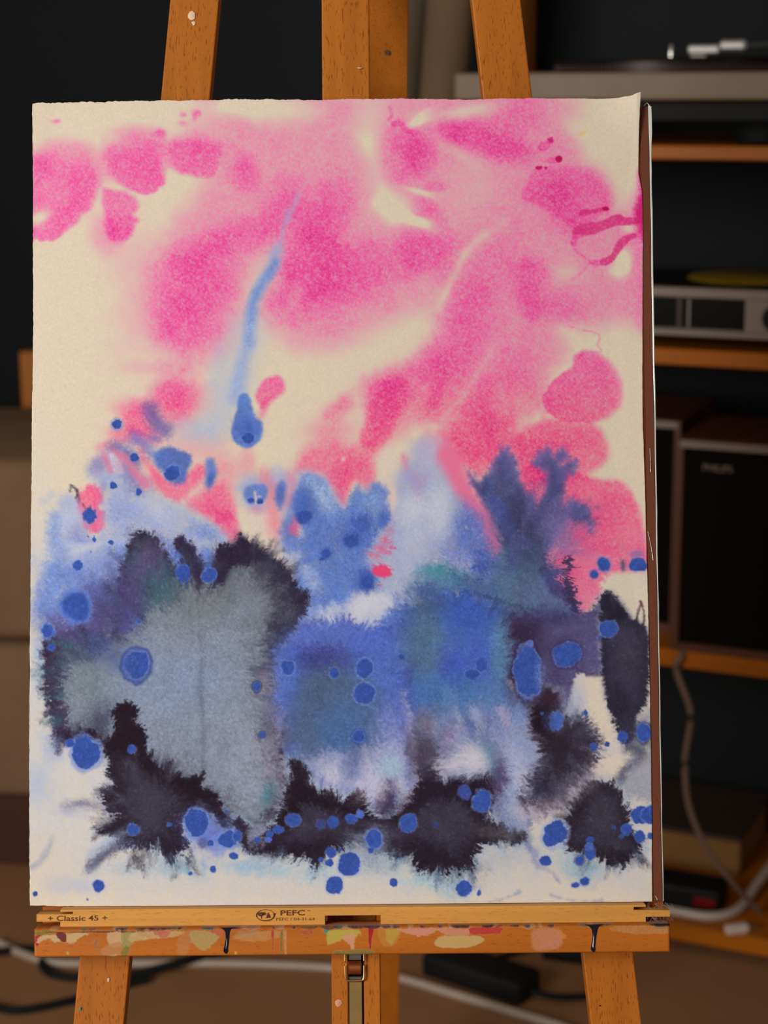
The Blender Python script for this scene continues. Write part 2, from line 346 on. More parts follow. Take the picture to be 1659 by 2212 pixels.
def spline(pts, closed, sub=4):
    P = np.array(pts, float); n = len(P); out = []
    rng = range(n) if closed else range(n - 1)
    for i in rng:
        if closed: p0, p1, p2, p3 = P[i-1], P[i], P[(i+1) % n], P[(i+2) % n]
        else: p0, p1, p2, p3 = P[max(i-1, 0)], P[i], P[i+1], P[min(i+2, n-1)]
        for k in range(sub):
            t = k/sub
            out.append(.5*((2*p1) + (-p0 + p2)*t + (2*p0 - 5*p1 + 4*p2 - p3)*t*t + (-p0 + 3*p1 - 3*p2 + p3)*t**3))
    if not closed: out.append(P[-1])
    return np.array(out, np.float32)

def window(x0, y0, x1, y1):
    i0 = max(int((x0 - PX0)/PSTEP), 0); i1 = min(int((x1 - PX0)/PSTEP) + 2, PNX)
    j0 = max(int((y0 - PY0)/PSTEP), 0); j1 = min(int((y1 - PY0)/PSTEP) + 2, PNY)
    return (slice(j0, max(j1, j0 + 1)), slice(i0, max(i1, i0 + 1)))

def upsample(a, k, shape):
    if k == 1: return a[:shape[0], :shape[1]]
    h, w = shape
    y = np.arange(h)/k; x = np.arange(w)/k
    y0 = np.minimum(y.astype(int), a.shape[0]-2); x0 = np.minimum(x.astype(int), a.shape[1]-2)
    fy = (y - y0)[:, None].astype(np.float32); fx = (x - x0)[None].astype(np.float32)
    A = a[y0][:, x0]; B = a[y0][:, x0+1]; C = a[y0+1][:, x0]; D = a[y0+1][:, x0+1]
    return (A*(1-fx) + B*fx)*(1-fy) + (C*(1-fx) + D*fx)*fy

def dist_field(pts, closed, margin, want_t=False):
    sp = spline(pts, closed)
    w = window(sp[:, 0].min() - margin, sp[:, 1].min() - margin, sp[:, 0].max() + margin, sp[:, 1].max() + margin)
    h_, w_ = GX[w].shape
    k = 1 if h_*w_ < 6000 else (2 if h_*w_ < 40000 or want_t else 4)
    xs = PX0 + PSTEP*(w[1].start + k*np.arange(w_//k + 2)); ys = PY0 + PSTEP*(w[0].start + k*np.arange(h_//k + 2))
    X, Y = np.meshgrid(xs.astype(np.float32), ys.astype(np.float32))
    best = np.full(X.shape, 1e12, np.float32); par = np.zeros(X.shape, bool); tt = np.zeros(X.shape, np.float32)
    Q = np.vstack([sp, sp[:1]]) if closed else sp
    n = len(Q) - 1
    for i in range(n):
        ax, ay = Q[i]; bx, by = Q[i+1]; ex, ey = bx-ax, by-ay
        L = ex*ex + ey*ey + 1e-9
        px, py = X-ax, Y-ay
        t = np.clip((px*ex + py*ey)/L, 0, 1)
        d = (px - t*ex)**2 + (py - t*ey)**2
        if closed:
            if want_t:
                m = d < best; tt = np.where(m, (i + t)/n, tt)
            np.minimum(best, d, out=best)
            if ay != by:
                par ^= ((Y < ay) != (Y < by)) & (px < ex*(py)/ey)
        else:
            m = d < best; best = np.where(m, d, best); tt = np.where(m, (i + t)/n, tt)
    d = np.sqrt(best)
    if closed: d = np.where(par, -d, d)
    if closed and want_t:
        per = np.hypot(*np.diff(Q, axis=0).T).sum()
        return w, upsample(d, k, (h_, w_)), np.repeat(np.repeat(tt, k, 0), k, 1)[:h_, :w_]*per
    return w, upsample(d, k, (h_, w_)), (None if closed else upsample(tt, k, (h_, w_)))

def sstep(x): x = np.clip(x, 0, 1); return x*x*(3 - 2*x)

def fingers(w, flow, lam, seed):
    """streaky noise running along the flow: 'c' away from a centre, 'd' along an angle"""
    x, y = GX[w], GY[w]
    if flow[0] == 'c':
        dx, dy = x - flow[1], y - flow[2]; r = np.hypot(dx, dy) + 1e-3
        R = flow[3] if len(flow) > 3 else 120
        u = np.arctan2(dy, dx)*R/lam; v = r/(7*lam)
    else:
        a = np.radians(flow[1]); u = (-x*np.sin(a) + y*np.cos(a))/lam; v = (x*np.cos(a) + y*np.sin(a))/(7*lam)
    u = u + (9*noi(24, 5)[w] + 4*noi(9, 6)[w])/lam*1.3 + 700; v = v + 300 + .6*noi(24, 8)[w]
    n = .55*lattice(u, v, seed) + .35*lattice(2.1*u + 9, 1.7*v, seed + 1) + .2*lattice(4.3*u + 5, 3*v, seed + 2)
    return .72*n + .55*(.55 - 1.6*np.abs(noi(14, 11)[w])) + .35*(.5 - 1.5*np.abs(noi(6, 12)[w]))

SEED = [10]
def shape_alpha(t, pts, soft, rough=3, fin=None, closed=True, width=None, taper=None):
    pts = tp(t, pts); sc = TILES[t][2]
    smax = max(soft[:2]) if isinstance(soft, tuple) else soft
    mg = smax*1.1 + rough*1.5 + (fin[0]*1.2 if fin else 0) + ((width or 0))
    w, d, tt = dist_field(pts, closed, mg)
    if not closed:
        wd = width
        if taper is not None: wd = width*(1 + (taper - 1)*tt)
        d = d - wd/2
    if isinstance(soft, tuple):
        a, b, ang = soft; P = np.array(pts); c = P.mean(0); R = np.abs(P - c).max()
        dr = np.radians(ang)
        k = np.clip(.5 + .6*((GX[w]-c[0])*np.cos(dr) + (GY[w]-c[1])*np.sin(dr))/R, 0, 1)
        s = a + (b - a)*k
    else: s = soft
    SEED[0] += 3
    if rough: d = d + rough*(.7*noi(14, 2)[w] + .5*noi(6, 3)[w] + .9*noi(40, 4)[w])
    if fin:
        amp, lam, flow = fin
        f = fingers(w, flow, lam, SEED[0])
        d = d - amp*(1.5*np.maximum(f, 0)**1.2 - .25) + .25*amp*noi(6, 3)[w]
    return w, d, sstep(.5 - .5*d/np.maximum(s, .8))

PINK = np.zeros((PNY, PNX), np.float32)
def PK(t, dens, soft, pts, rough=4, fin=None, mx=False):
    w, d, a = shape_alpha(t, pts, soft, rough, fin)
    if mx: PINK[w] = np.maximum(PINK[w], dens*a)
    else: PINK[w] += dens*a
def PS(t, dens, width, pts, soft=None, taper=None, rough=2):
    w, d, a = shape_alpha(t, pts, soft if soft else width*.5, rough, None, False, width, taper); PINK[w] += dens*a
def gauss(t, x, y, rx, ry, ang, wob=.25):
    ox, oy, s = TILES[t]; x, y, rx, ry = ox + x*s, oy + y*s, rx*s, ry*s
    R = 2.2*max(rx, ry); w = window(x - R, y - R, x + R, y + R)
    a = np.radians(ang); dx, dy = GX[w] - x, GY[w] - y
    u = (dx*np.cos(a) + dy*np.sin(a))/rx; v = (-dx*np.sin(a) + dy*np.cos(a))/ry
    r = np.hypot(u, v)*(1 + wob*noi(40, 4)[w] + .5*wob*noi(14, 2)[w])
    return w, np.exp(-(r**2.6)*.9)*sstep((2.2 - r)*2)
def PB(t, dens, x, y, rx, ry=None, ang=0, wob=.25):
    w, g = gauss(t, x, y, rx, ry or rx, ang, wob); PINK[w] += dens*g

RGB = np.zeros((PNY, PNX, 3), np.float32)
COVER = None
_rs = np.random.RandomState(3)
def make_grain():
    wn = _rs.randn(PNY, PNX).astype(np.float32)
    b = (wn + np.roll(wn, 1, 0) + np.roll(wn, -1, 0))/3; b = (b + np.roll(b, 1, 1) + np.roll(b, -1, 1))/3
    return .5*wn + 1.6*b
GRAIN = make_grain(); EDGE = .55
def over(w, col, a):
    a = np.clip(a, 0, 1); a = a + EDGE*(.75*GRAIN[w] + 1.2*noi(6, 3)[w])*a*(1 - a)
    a = np.clip(a, 0, 1)[..., None]
    RGB[w] = RGB[w]*(1 - a) + np.array(col, np.float32)*a
    if COVER is not None: COVER[w] = COVER[w]*(1 - a[..., 0]) + a[..., 0]
def IK(t, col, al, soft, pts, rough=4, fin=None, streak=None, rim=None, gran=0, mul=None):
    w, d, a = shape_alpha(t, pts, soft, rough, fin)
    a = a*al
    if rim:
        SEED[0] += 1
        rw = rim*(1 + .55*noi(24, 7)[w])
        if fin: rw = rw*(1 + .9*np.maximum(fingers(w, fin[2], fin[1]*1.2, SEED[0] + 50), -.7))
        a = a*np.exp(-np.maximum(-d, 0)/np.maximum(rw, 1)*1.1)
    if streak: a = a*np.clip(1 - streak[0] + streak[0]*(1.1*fingers(w, streak[2], streak[1], SEED[0] + 70) + .8), 0, 1)
    if mul: a = a*np.clip(1 - mul + mul*(.5 + noi(24, 7)[w]*.9), 0, 1.2)
    over(w, col, a)
def IS(t, col, al, width, pts, soft=None, taper=None, rough=2):
    w, d, a = shape_alpha(t, pts, soft if soft else width*.5, rough, None, False, width, taper); over(w, col, a*al)
def IB(t, col, al, x, y, rx, ry=None, ang=0, wob=.25, streak=None):
    w, g = gauss(t, x, y, rx, ry or rx, ang, wob)
    if streak: g = g*np.clip(1 - streak[0] + streak[0]*(1.1*fingers(w, streak[2], streak[1], SEED[0] + 90) + .8), 0, 1)
    over(w, col, al*g)
def BL(t, ramp, pts, soft=6, amp=12, lam=4, inner=1.6, rough=5, al=.97, wdir=None, halo=None, grow=3):
    """a bloom: colour runs from the rim inwards along the ramp, pulled into feathers square to its edge"""
    pts = tp(t, pts); SEED[0] += 3
    mg = soft + amp*1.6 + rough*1.5 + 8 + (halo[0] if halo else 0)
    w, d, s_ = dist_field(pts, True, mg, True)
    x, y = GX[w], GY[w]
    d = d - grow + rough*(.7*noi(14, 2)[w] + .5*noi(6, 3)[w] + .9*noi(40, 4)[w])
    wob = (9*noi(24, 5)[w] + 4*noi(9, 6)[w])/lam*1.0
    u = s_/lam + wob + 500; v = d/(8*lam) + 300 + .5*noi(24, 8)[w]
    f = .6*lattice(u, v, SEED[0]) + .4*lattice(2.2*u + 9, 1.7*v, SEED[0] + 1) + .2*lattice(.35*u + 3, .8*v, SEED[0] + 2)
    f = .75*f + .5*(.5 - 1.5*np.abs(noi(14, 11)[w])) + .3*(.5 - 1.5*np.abs(noi(6, 12)[w]))
    if halo: over(w, halo[1], halo[2]*sstep((halo[0] - d - .5*amp*f)/(halo[0]*1.1)))
    do = d - amp*(1.4*np.maximum(f, 0)**1.2 - .25)
    a = sstep(.5 - .5*do/soft)
    dep = np.maximum(-(d + inner*amp*f*np.clip(-d/(2*amp), .25, 1)), 0)
    if wdir:
        P = np.array(pts); c = P.mean(0); an = np.arctan2(y - c[1], x - c[0]); dep = dep/(wdir[1] + (wdir[2] - wdir[1])*(.5 + .5*np.cos(an - np.radians(wdir[0]))))
    dep = dep*(1 + .3*noi(40, 12)[w])
    xs = [r[0] for r in ramp]; cols = np.array([r[1] for r in ramp], np.float32)
    c = np.stack([np.interp(dep, xs, cols[:, i]) for i in range(3)], -1).astype(np.float32)
    a = np.clip(a*al, 0, 1); a = a + EDGE*(.75*GRAIN[w] + 1.2*noi(6, 3)[w])*a*(1 - a); a = np.clip(a, 0, 1)[..., None]
    RGB[w] = RGB[w]*(1 - a) + c*a
BLUE = (57, 86, 168)
def DR(t, x, y, r, ry=None, halo=1.35, hcol=(110, 140, 212), hal=.6, col=BLUE, al=1.0, soft=2.2, ring=None):
    """a dropped bead of blue: flat core with a crumbly edge inside a paler bloom"""
    ox, oy, s = TILES[t]; x, y, r = ox + x*s, oy + y*s, r*s; ry = (ry or r/s)*s
    halo = max(halo, 1.12)
    R = max(r, ry)*halo*1.5 + 12; w = window(x - R, y - R, x + R, y + R)
    dx, dy = GX[w] - x, (GY[w] - y)*r/ry
    sd = (int(x*7 + y*13) % 977)/37.
    n = .16*r*lattice(GX[w]/(.8*r + 5) + sd, GY[w]/(.8*r + 5) + sd, 77) + .10*r*lattice(GX[w]/(.35*r + 3) + sd, GY[w]/(.35*r + 3), 78) + min(2.2, .2*r)*noi(6, 3)[w] + .8*noi(3, 3)[w]
    d = np.hypot(dx, dy) + n
    if ring: over(w, ring, .75*np.exp(-((d - r*halo)/(.10*r + 1.5))**2))
    over(w, hcol, hal*sstep((r*(halo*1.32 - .25) - d)/(.75*r*(halo - 1) + 2.5)))
    over(w, col, al*sstep((r - d)/soft + .5))
# ---- rose washes (pigment density, colour follows from how much pigment lies on the paper)
PK('A1', .54, (4, 30, -100), [(10,520),(60,470),(130,425),(200,395),(330,390),(430,410),(500,450),(545,540),(565,640),(570,700),(555,770),(510,850),(480,910),(430,940),(400,1000),(370,1035),(300,1090),(240,1140),(180,1162),(110,1165),(60,1140),(10,1130)], rough=3)
PB('A1', -.55, 80, 975, 100, 60, -25); PB('A1', .22, 110, 560, 110, 90); PB('A1', .2, 390, 700, 130, 100); PB('A1', .15, 300, 960, 200, 80, -45); PB('A1', -.15, 330, 480, 120, 60)
PK('A1', .56, (4, 30, -100), [(640,490),(700,415),(790,372),(900,355),(1010,350),(1060,380),(1070,440),(1065,510),(1085,600),(1090,700),(1050,740),(1020,780),(940,800),(880,780),(800,745),(720,700),(680,640),(650,560)], rough=3)
PB('A1', .25, 950, 560, 120, 160); PB('A1', .22, 640, 560, 80, 160); PB('A1', .45, 1060, 305, 45, 35); PB('A1', .2, 850, 300, 200, 60)
PK('A1', .58, (6, 24, -90), [(1105,410),(1150,375),(1250,350),(1350,355),(1450,375),(1540,385),(1550,440),(1530,520),(1510,600),(1480,660),(1400,670),(1300,650),(1220,630),(1160,590),(1120,520)], rough=3)
PK('A1', .5, 8, [(600,745),(700,760),(780,775),(850,815),(880,880),(860,940),(830,952),(880,1000),(850,1030),(830,1110),(780,1160),(700,1170),(650,1130),(620,1050),(620,950),(600,850)], rough=3)
PB('A1', .22, 620, 1100, 110, 150); PB('A1', .15, 730, 1050, 80, 90)
PB('A1', .5, 1350, 150, 38, 34, 0, .8); PB('A1', .3, 1240, 165, 32, 24, 0, .6); PB('A1', .28, 1240, 230, 34, 24, 0, .6); PB('A1', .4, 225, 205, 38, 18, 0, .8)
PK('F', .31, 42, [(484,200),(1190,200),(1200,300),(1150,420),(1050,480),(990,560),(950,640),(900,665),(830,695),(760,735),(690,750),(635,742),(595,715),(568,680),(575,640),(592,590),(605,545),(620,485),(604,515),(575,545),(545,590),(525,650),(508,710),(485,755),(430,772),(370,765),(335,720),(325,650),(340,580),(375,490),(420,430),(452,380),(485,320),(482,250)], rough=8, mx=True)
PB('F', .16, 330, 660, 60, 110, 20); PB('F', .1, 300, 560, 60, 60); PB('F', .2, 450, 300, 50, 60)
PB('F', .42, 530, 372, 26, 40, -20)
PS('F', .32, 60, [(618,415),(600,470),(560,500),(500,510),(430,550),(400,570)], 30)
PB('F', .26, 420, 660, 60, 105, 18); PB('F', .2, 470, 600, 60, 60); PB('F', .18, 390, 700, 70, 60)
PB('F', .42, 700, 470, 50, 75, 28); PB('F', .36, 660, 560, 75, 90, 10); PB('F', .28, 790, 565, 60, 50); PB('F', .26, 740, 600, 100, 50)
PB('F', .42, 910, 545, 65, 50, -10); PB('F', .3, 620, 655, 60, 35); PB('F', .14, 700, 640, 90, 60)
PB('F', .36, 880, 305, 45, 30, 20); PB('F', .44, 905, 345, 32, 45, 15); PB('F', .25, 860, 360, 40, 40)
PS('F', -.24, 34, [(790,310),(815,370),(832,430),(850,470)], 30); PB('F', -.17, 850, 448, 46, 30, 20, .6); PB('F', -.08, 835, 455, 80, 60); PB('F', -.2, 880, 470, 40, 9, 28, .5); PB('F', -.2, 800, 260, 40, 70)
PB('F', -.25, 905, 485, 45, 12, 25); PB('F', -.4, 915, 418, 40, 7, 15); PB('F', .3, 925, 452, 32, 20, 40); PB('F', .3, 938, 405, 28, 12, -10); PB('F', -.3, 915, 480, 22, 10)
PB('F', -.3, 600, 240, 90, 30); PB('F', -.35, 520, 225, 60, 26); PB('F', -.28, 640, 640, 20, 40, 30) ; PB('F', -.3, 722, 603, 9, 7)
PB('F', -.5, 905, 262, 32, 10, -30); PB('F', -.45, 945, 245, 50, 12, -8)
PS('F', .5, 12, [(850,272),(866,268),(880,285),(900,290)], 6, rough=6); PS('F', .35, 6, [(842,232),(846,250),(840,262)], 4)
# right-hand mass
PK('F', .34, (22, 36, 0), [(950,200),(1186,200),(1208,260),(1238,300),(1262,345),(1300,380),(1318,410),(1342,450),(1380,420),(1420,400),(1420,690),(1340,692),(1262,708),(1235,702),(1205,705),(1220,735),(1215,770),(1185,800),(1178,830),(1170,880),(1130,900),(1110,940),(1080,1010),(1000,1000),(965,950),(930,905),(880,930),(825,970),(790,965),(795,900),(780,840),(810,815),(860,795),(905,765),(940,720),(958,650),(1000,560),(960,480),(930,400)], rough=6, mx=True)
PB('F', -.1, 1010, 420, 60, 100); PB('F', .3, 980, 290, 40, 25, 20); PB('F', .48, 1045, 300, 80, 34, 14); PB('F', .34, 1095, 330, 55, 24, 10); PB('F', .2, 1130, 250, 50, 40); PB('F', -.3, 1000, 245, 70, 16, -12); PB('F', -.12, 990, 330, 60, 14, 30)
PK('A3', .3, (3, 16, -60), [(620,790),(660,720),(720,600),(850,570),(1000,570),(1180,610),(1300,700),(1340,800),(1330,900),(1200,1000),(1050,1080),(950,1000),(850,930),(720,870),(640,850)], rough=3)
PB('A3', .2, 850, 780, 200, 130); PB('A3', .22, 1000, 980, 180, 120, 40)
PK('A3', .45, 2, [(1080,950),(1100,910),(1200,905),(1300,885),(1310,905),(1290,920),(1180,945),(1120,965)], rough=1)
PK('A3', 1.1, 2, [(1255,895),(1290,885),(1312,900),(1300,920),(1265,918)], rough=1); PK('A3', 1.2, 2, [(890,500),(915,487),(935,500),(930,530),(905,535),(885,520)], rough=1)
PK('A3', .4, 3, [(800,520),(880,495),(905,530),(860,550)], rough=2); PK('A3', .8, 2, [(725,575),(775,570),(770,590),(735,595)], rough=2); PK('A3', .8, 2, [(795,575),(820,580),(805,597)], rough=1)
PK('A3', .4, 2, [(750,430),(760,390),(810,370),(850,340),(862,370),(830,420),(790,445)], rough=2); PK('A3', .5, 2, [(820,350),(858,338),(862,372),(835,378)], rough=1)
PS('A3', .5, 6, [(790,800),(830,820),(900,845),(950,840),(975,800)], 5, rough=5)
PK('A3', .42, 2.5, [(1020,1130),(1050,1050),(1120,1020),(1250,1000),(1350,950),(1400,945),(1440,970),(1530,970),(1540,1020),(1420,1030),(1350,1040),(1250,1080),(1180,1110),(1080,1130),(1060,1160),(1040,1200),(1000,1180)], rough=2)
PK('A3', .34, 2.5, [(1160,1310),(1250,1305),(1320,1270),(1370,1180),(1420,1130),(1500,1100),(1540,1120),(1450,1180),(1400,1250),(1340,1330),(1250,1365),(1150,1350)], rough=2)
PS('A3', .3, 4, [(1010,1170),(1040,1230),(1100,1280),(1160,1320)], 3); PS('A3', .22, 4, [(1150,1350),(1090,1410),(1020,1470)], 4)
PK('A3', .6, 8, [(1545,600),(1600,620),(1600,1120),(1570,1110),(1560,1050),(1520,1000),(1505,900),(1540,820)], rough=3); PS('F', .22, 30, [(1402,440),(1402,560),(1400,690)], 26); PB('A3', .5, 1575, 1040, 40, 80)
PB('A3', -.7, 1420, 1310, 65, 70); PB('A3', -.4, 1380, 1400, 80, 60); PB('A3', -.3, 1470, 1060, 40, 30)
PB('A3', .42, 660, 1560, 120, 190, -10); PB('A3', .3, 900, 1700, 230, 110, 10); PB('A3', .25, 760, 1400, 120, 60, 20); PB('A3', -.2, 950, 1420, 160, 80)
PS('A3', .28, 4, [(1000,1840),(1100,1870),(1200,1890),(1240,1930),(1220,1990),(1250,2040),(1120,2050),(1060,2120),(1045,2180)], 3, rough=3)
PB('F', .22, 1030, 600, 70, 110, 20); PB('F', .2, 1000, 720, 60, 110, 20); PB('F', .2, 960, 800, 50, 80, 25)
PS('F', -.26, 10, [(1045,508),(1015,535),(985,585),(962,640),(950,670)], 14); PS('F', -.16, 20, [(1090,480),(1050,510),(1010,550)], 20)
PS('F', -.18, 16, [(1060,760),(1010,840),(960,900)], 14); PB('F', .26, 1035, 880, 40, 80, 25); PB('F', .18, 1110, 800, 60, 60)
# lobes down the right side
PK('F', .6, (2, 12, 0), [(1172,870),(1185,835),(1215,805),(1238,790),(1242,768),(1268,757),(1305,772),(1332,805),(1343,840),(1335,880),(1300,905),(1250,912),(1200,905)], rough=3)
PK('F', .5, 12, [(1110,960),(1140,925),(1190,905),(1250,912),(1290,922),(1310,955),(1310,990),(1290,1012),(1250,1030),(1150,1040)], rough=3)
PK('F', .64, (5, 12, 0), [(1215,1015),(1290,1035),(1340,1040),(1372,1080),(1388,1130),(1400,1200),(1396,1228),(1345,1234),(1312,1240),(1300,1260),(1296,1285),(1255,1326),(1235,1330),(1200,1250),(1150,1150),(1120,1050),(1150,1000)], rough=3)
PB('F', .3, 1260, 1120, 60, 60); PB('F', .3, 1225, 1240, 35, 70); PB('F', .2, 1210, 950, 60, 50); PB('F', .2, 1200, 860, 40, 30); PB('F', .3, 1150, 1020, 50, 60)
PB('F', .4, 1070, 960, 60, 80); PB('F', .3, 1000, 1000, 60, 40, 40); PB('F', .3, 960, 960, 40, 30)
# heart in the middle and the strokes above it
PK('B2', .5, (5, 24, -90), [(470,830),(520,720),(600,650),(720,625),(860,640),(980,650),(1080,690),(1095,800),(1105,900),(1085,970),(1020,1000),(960,930),(900,1000),(880,1090),(840,1110),(800,1080),(780,990),(730,930),(680,880),(560,860)], rough=3, fin=(4, 3, ('d', 90)))
PB('B2', .28, 830, 900, 90, 150); PB('B2', .2, 950, 800, 120, 80); PB('B2', -.5, 855, 750, 22)
PB('B2', .4, 860, 300, 90, 75, -40); PB('B2', .3, 760, 380, 80, 70, -40); PB('B2', .22, 700, 520, 150, 100); PB('B2', .15, 850, 520, 160, 120)
PK('B2', .5, (9, 20, -60), [(985,640),(1000,520),(1060,340),(1100,220),(1200,130),(1330,120),(1410,180),(1390,280),(1320,360),(1260,450),(1230,560),(1170,640),(1080,680)], rough=4)
PB('B2', .24, 1180, 300, 130, 120); PB('B2', .2, 1300, 90, 300, 100, -20); PB('B2', .25, 1610, 200, 60, 220, 18); PB('B2', .2, 1530, 330, 70, 100, 30)
PK('B2', .58, 7, [(160,250),(180,190),(230,120),(300,90),(360,100),(390,160),(380,210),(320,260),(260,300),(210,340),(190,310)], rough=2); PB('B2', .3, 220, 360, 30, 70, 20)
PK('B2', .4, 10, [(1310,720),(1360,720),(1420,850),(1520,860),(1520,960),(1490,1060),(1430,1040),(1390,960),(1340,860)], rough=3, fin=(5, 3, ('d', 80)))
# left cluster
PB('B1', .72, 1180, 270, 185, 185, 0, .15); PB('B1', .5, 900, 430, 130, 125); PB('B1', .35, 760, 560, 140, 70, 20); PB('B1', .4, 960, 560, 130, 70); PB('B1', .22, 850, 340, 150, 90); PB('B1', .12, 1050, 20, 350, 60); PB('B1', .16, 1350, 650, 260, 120)
PB('B1', .3, 640, 640, 100, 40, -10); PB('B1', .2, 560, 800, 60, 80)
PK('B1', .66, 6, [(395,1040),(430,980),(500,940),(575,975),(605,1050),(590,1105),(565,1125),(615,1180),(605,1290),(540,1330),(470,1310),(425,1220),(395,1130)], rough=3)
PK('B1', .62, 9, [(985,800),(1040,860),(1110,910),(1200,920),(1290,850),(1390,780),(1400,880),(1290,1000),(1240,1060),(1180,1085),(1090,1030),(1030,930)], rough=4)
PK('B1', .62, (5, 20, -90), [(1280,1090),(1400,1000),(1500,950),(1600,970),(1640,1100),(1659,1200),(1680,1300),(1690,1440),(1640,1440),(1590,1380),(1500,1270),(1400,1200),(1310,1150)], rough=3); PB('B1', .4, 1530, 1195, 120, 70, 20)
PB('B1', .3, 1560, 850, 120, 120)
PB('B2', .4, 170, 1150, 55, 40); PB('B2', .2, 100, 760, 60, 120)
PAPER = (222, 211, 186)
pk = np.maximum(PINK, 0); pk = pk*.93; pk = np.where(pk > .85, .85 + (pk - .85)*.62, pk)
pk = pk*(1 + .14*noi(24, 7) + .16*noi(80, 4) + .10*noi(40, 12))*(1 + np.clip(.27*GRAIN + .14*noi(6, 13), -.5, 1.0)) 
RGB[..., 0] = PAPER[0]*(1 + .068*np.minimum(pk*2, 1) - .06*np.maximum(pk - .8, 0)**1.3*2)
RGB[..., 1] = PAPER[1]*.355**pk
RGB[..., 2] = PAPER[2]*(.79**pk)*(1 + (.06 - .13*sstep((GY - 720)/260))*np.minimum(pk*2, 1))
L = (150, 170, 218); M = (92, 126, 202); D = (60, 90, 178); V = (126, 118, 176); NV = (62, 66, 112); K = (40, 32, 46); KV = (56, 50, 80)
G1 = (118, 128, 138); G2 = (136, 150, 172); TL = (74, 128, 152); TLL = (120, 175, 195); LV = (176, 178, 208); LB = (170, 195, 215)
W1 = (222, 211, 190); ROSE = (230, 92, 140)
IB('A1', (235, 205, 150), .0, 0, 0, 10)
IB('A3', (232, 195, 120), .6, 1100, 305, 40, 16, -25)
for c_, pts_ in (((186,16,84), [(1258,893),(1290,885),(1313,900),(1300,920),(1266,918)]), ((192,20,92), [(888,502),(912,486),(936,498),(932,528),(906,537),(886,522)]), ((196,24,96), [(726,576),(772,570),(770,590),(735,596)]), ((196,24,96), [(795,577),(820,580),(806,597)]), ((205,36,112), [(822,350),(842,352),(858,336),(852,356),(864,374),(838,376)])): IK('A3', c_, .9, 1.6, pts_, rough=1)
for pts_ in ([(1020,1110),(1050,1050),(1120,1022),(1250,1002),(1350,952),(1400,948),(1440,972),(1530,975),(1540,1018),(1420,1030),(1350,1040),(1250,1080),(1180,1110)], [(1240,1308),(1320,1270),(1370,1180),(1420,1130),(1500,1100),(1540,1120),(1450,1180),(1400,1250),(1340,1330),(1250,1360)], [(1080,950),(1100,912),(1200,908),(1262,896),(1262,918),(1180,944)]): IK('A3', (216, 50, 122), .62, 2, pts_, rough=2, streak=(.3, 6, ('d', -15)))
IK('A3', (206, 34, 108), .75, 7, [(1566,640),(1620,640),(1620,1110),(1584,1100),(1572,1040),(1540,1000),(1524,900),(1556,810)], rough=4)
# bare-looking paper of the lower half is faintly blue-grey
for x, y, rx, ry, c, al in ((90,1300,50,260,(206,208,205),.5), (110,1650,90,180,(203,206,206),.6), (250,1840,260,110,(204,205,204),.6), (560,1880,330,90,(206,206,202),.5), (900,1890,330,90,(206,206,200),.5), (1220,1850,260,130,(208,204,196),.45), (1390,1800,60,160,(204,204,204),.55), (730,1560,640,330,(196,204,214),.75), (130,1250,70,100,(196,204,218),.5)): IB('F', c, al, x, y, rx, ry)
# pale streak and the falling bead
IS('F', (160, 165, 212), .5, 8, [(622,455),(607,520),(590,575)], 8); IS('F', (150, 170, 218), .85, 22, [(600,540),(585,575),(560,625),(545,670),(537,740),(520,800),(505,860)], 16, rough=4)
IS('F', (112, 150, 215), .8, 20, [(596,570),(575,605),(552,640),(543,690),(538,740)], 12, rough=3)
IS('F', (170, 188, 220), .55, 60, [(535,720),(515,800),(490,870),(470,910)], 40); IS('F', (150, 178, 222), .6, 24, [(525,800),(520,840),(522,870)], 18)
IS('F', (175, 182, 215), .5, 8, [(645,420),(632,455),(622,480)], 8)
IB('F', (165, 185, 222), .5, 430, 930, 60, 30); IB('F', (170, 185, 220), .35, 470, 800, 20, 60, 10)
IK('B2', M, .95, 5, [(20,260),(60,225),(100,240),(125,320),(160,410),(205,440),(218,500),(205,570),(160,630),(90,660),(20,635),(-25,590),(-35,520),(-15,430),(5,360)], rough=2, fin=(2.5, 2, ('c', 535, 935, 30)))
IB('B2', D, .55, 90, 500, 95, 100); DR('B2', 98, 580, 46, 44, halo=1.2, hal=.3)
# left bloom of pale blue
IK('B1', L, .82, (14, 20, 90), [(480,860),(495,770),(560,710),(640,665),(720,650),(800,700),(850,780),(900,870),(1000,930),(1060,1030),(1150,1100),(1270,1130),(1420,1220),(1530,1300),(1620,1400),(1690,1480),(1690,1700),(1300,1700),(900,1800),(500,2100),(250,2300),(90,2300),(60,2100),(60,1900),(130,1620),(180,1480),(185,1350),(200,1230),(230,1120),(270,1050),(330,1020),(400,1080),(420,1220),(470,1320),(540,1345),(620,1290),(635,1180),(600,1110),(625,1050),(590,980),(520,920)], rough=5, fin=(5, 5, ('c', 300, 1330, 250)), mul=.35)
IB('B1', (188, 200, 226), .6, 320, 1250, 90, 150); IB('B1', V, .35, 400, 1330, 70, 70); IB('B1', (130, 150, 210), .5, 430, 1390, 110, 35, 10); IB('B1', (200, 207, 222), .7, 550, 1440, 250, 40, -8); IB('B1', (200, 208, 222), .6, 980, 1130, 200, 70, 25); IB('B1', (195, 205, 222), .5, 330, 1500, 120, 60, -20)
IS('B1', (120, 150, 214), .6, 26, [(205,1230),(195,1350),(220,1450),(280,1510)], 18)
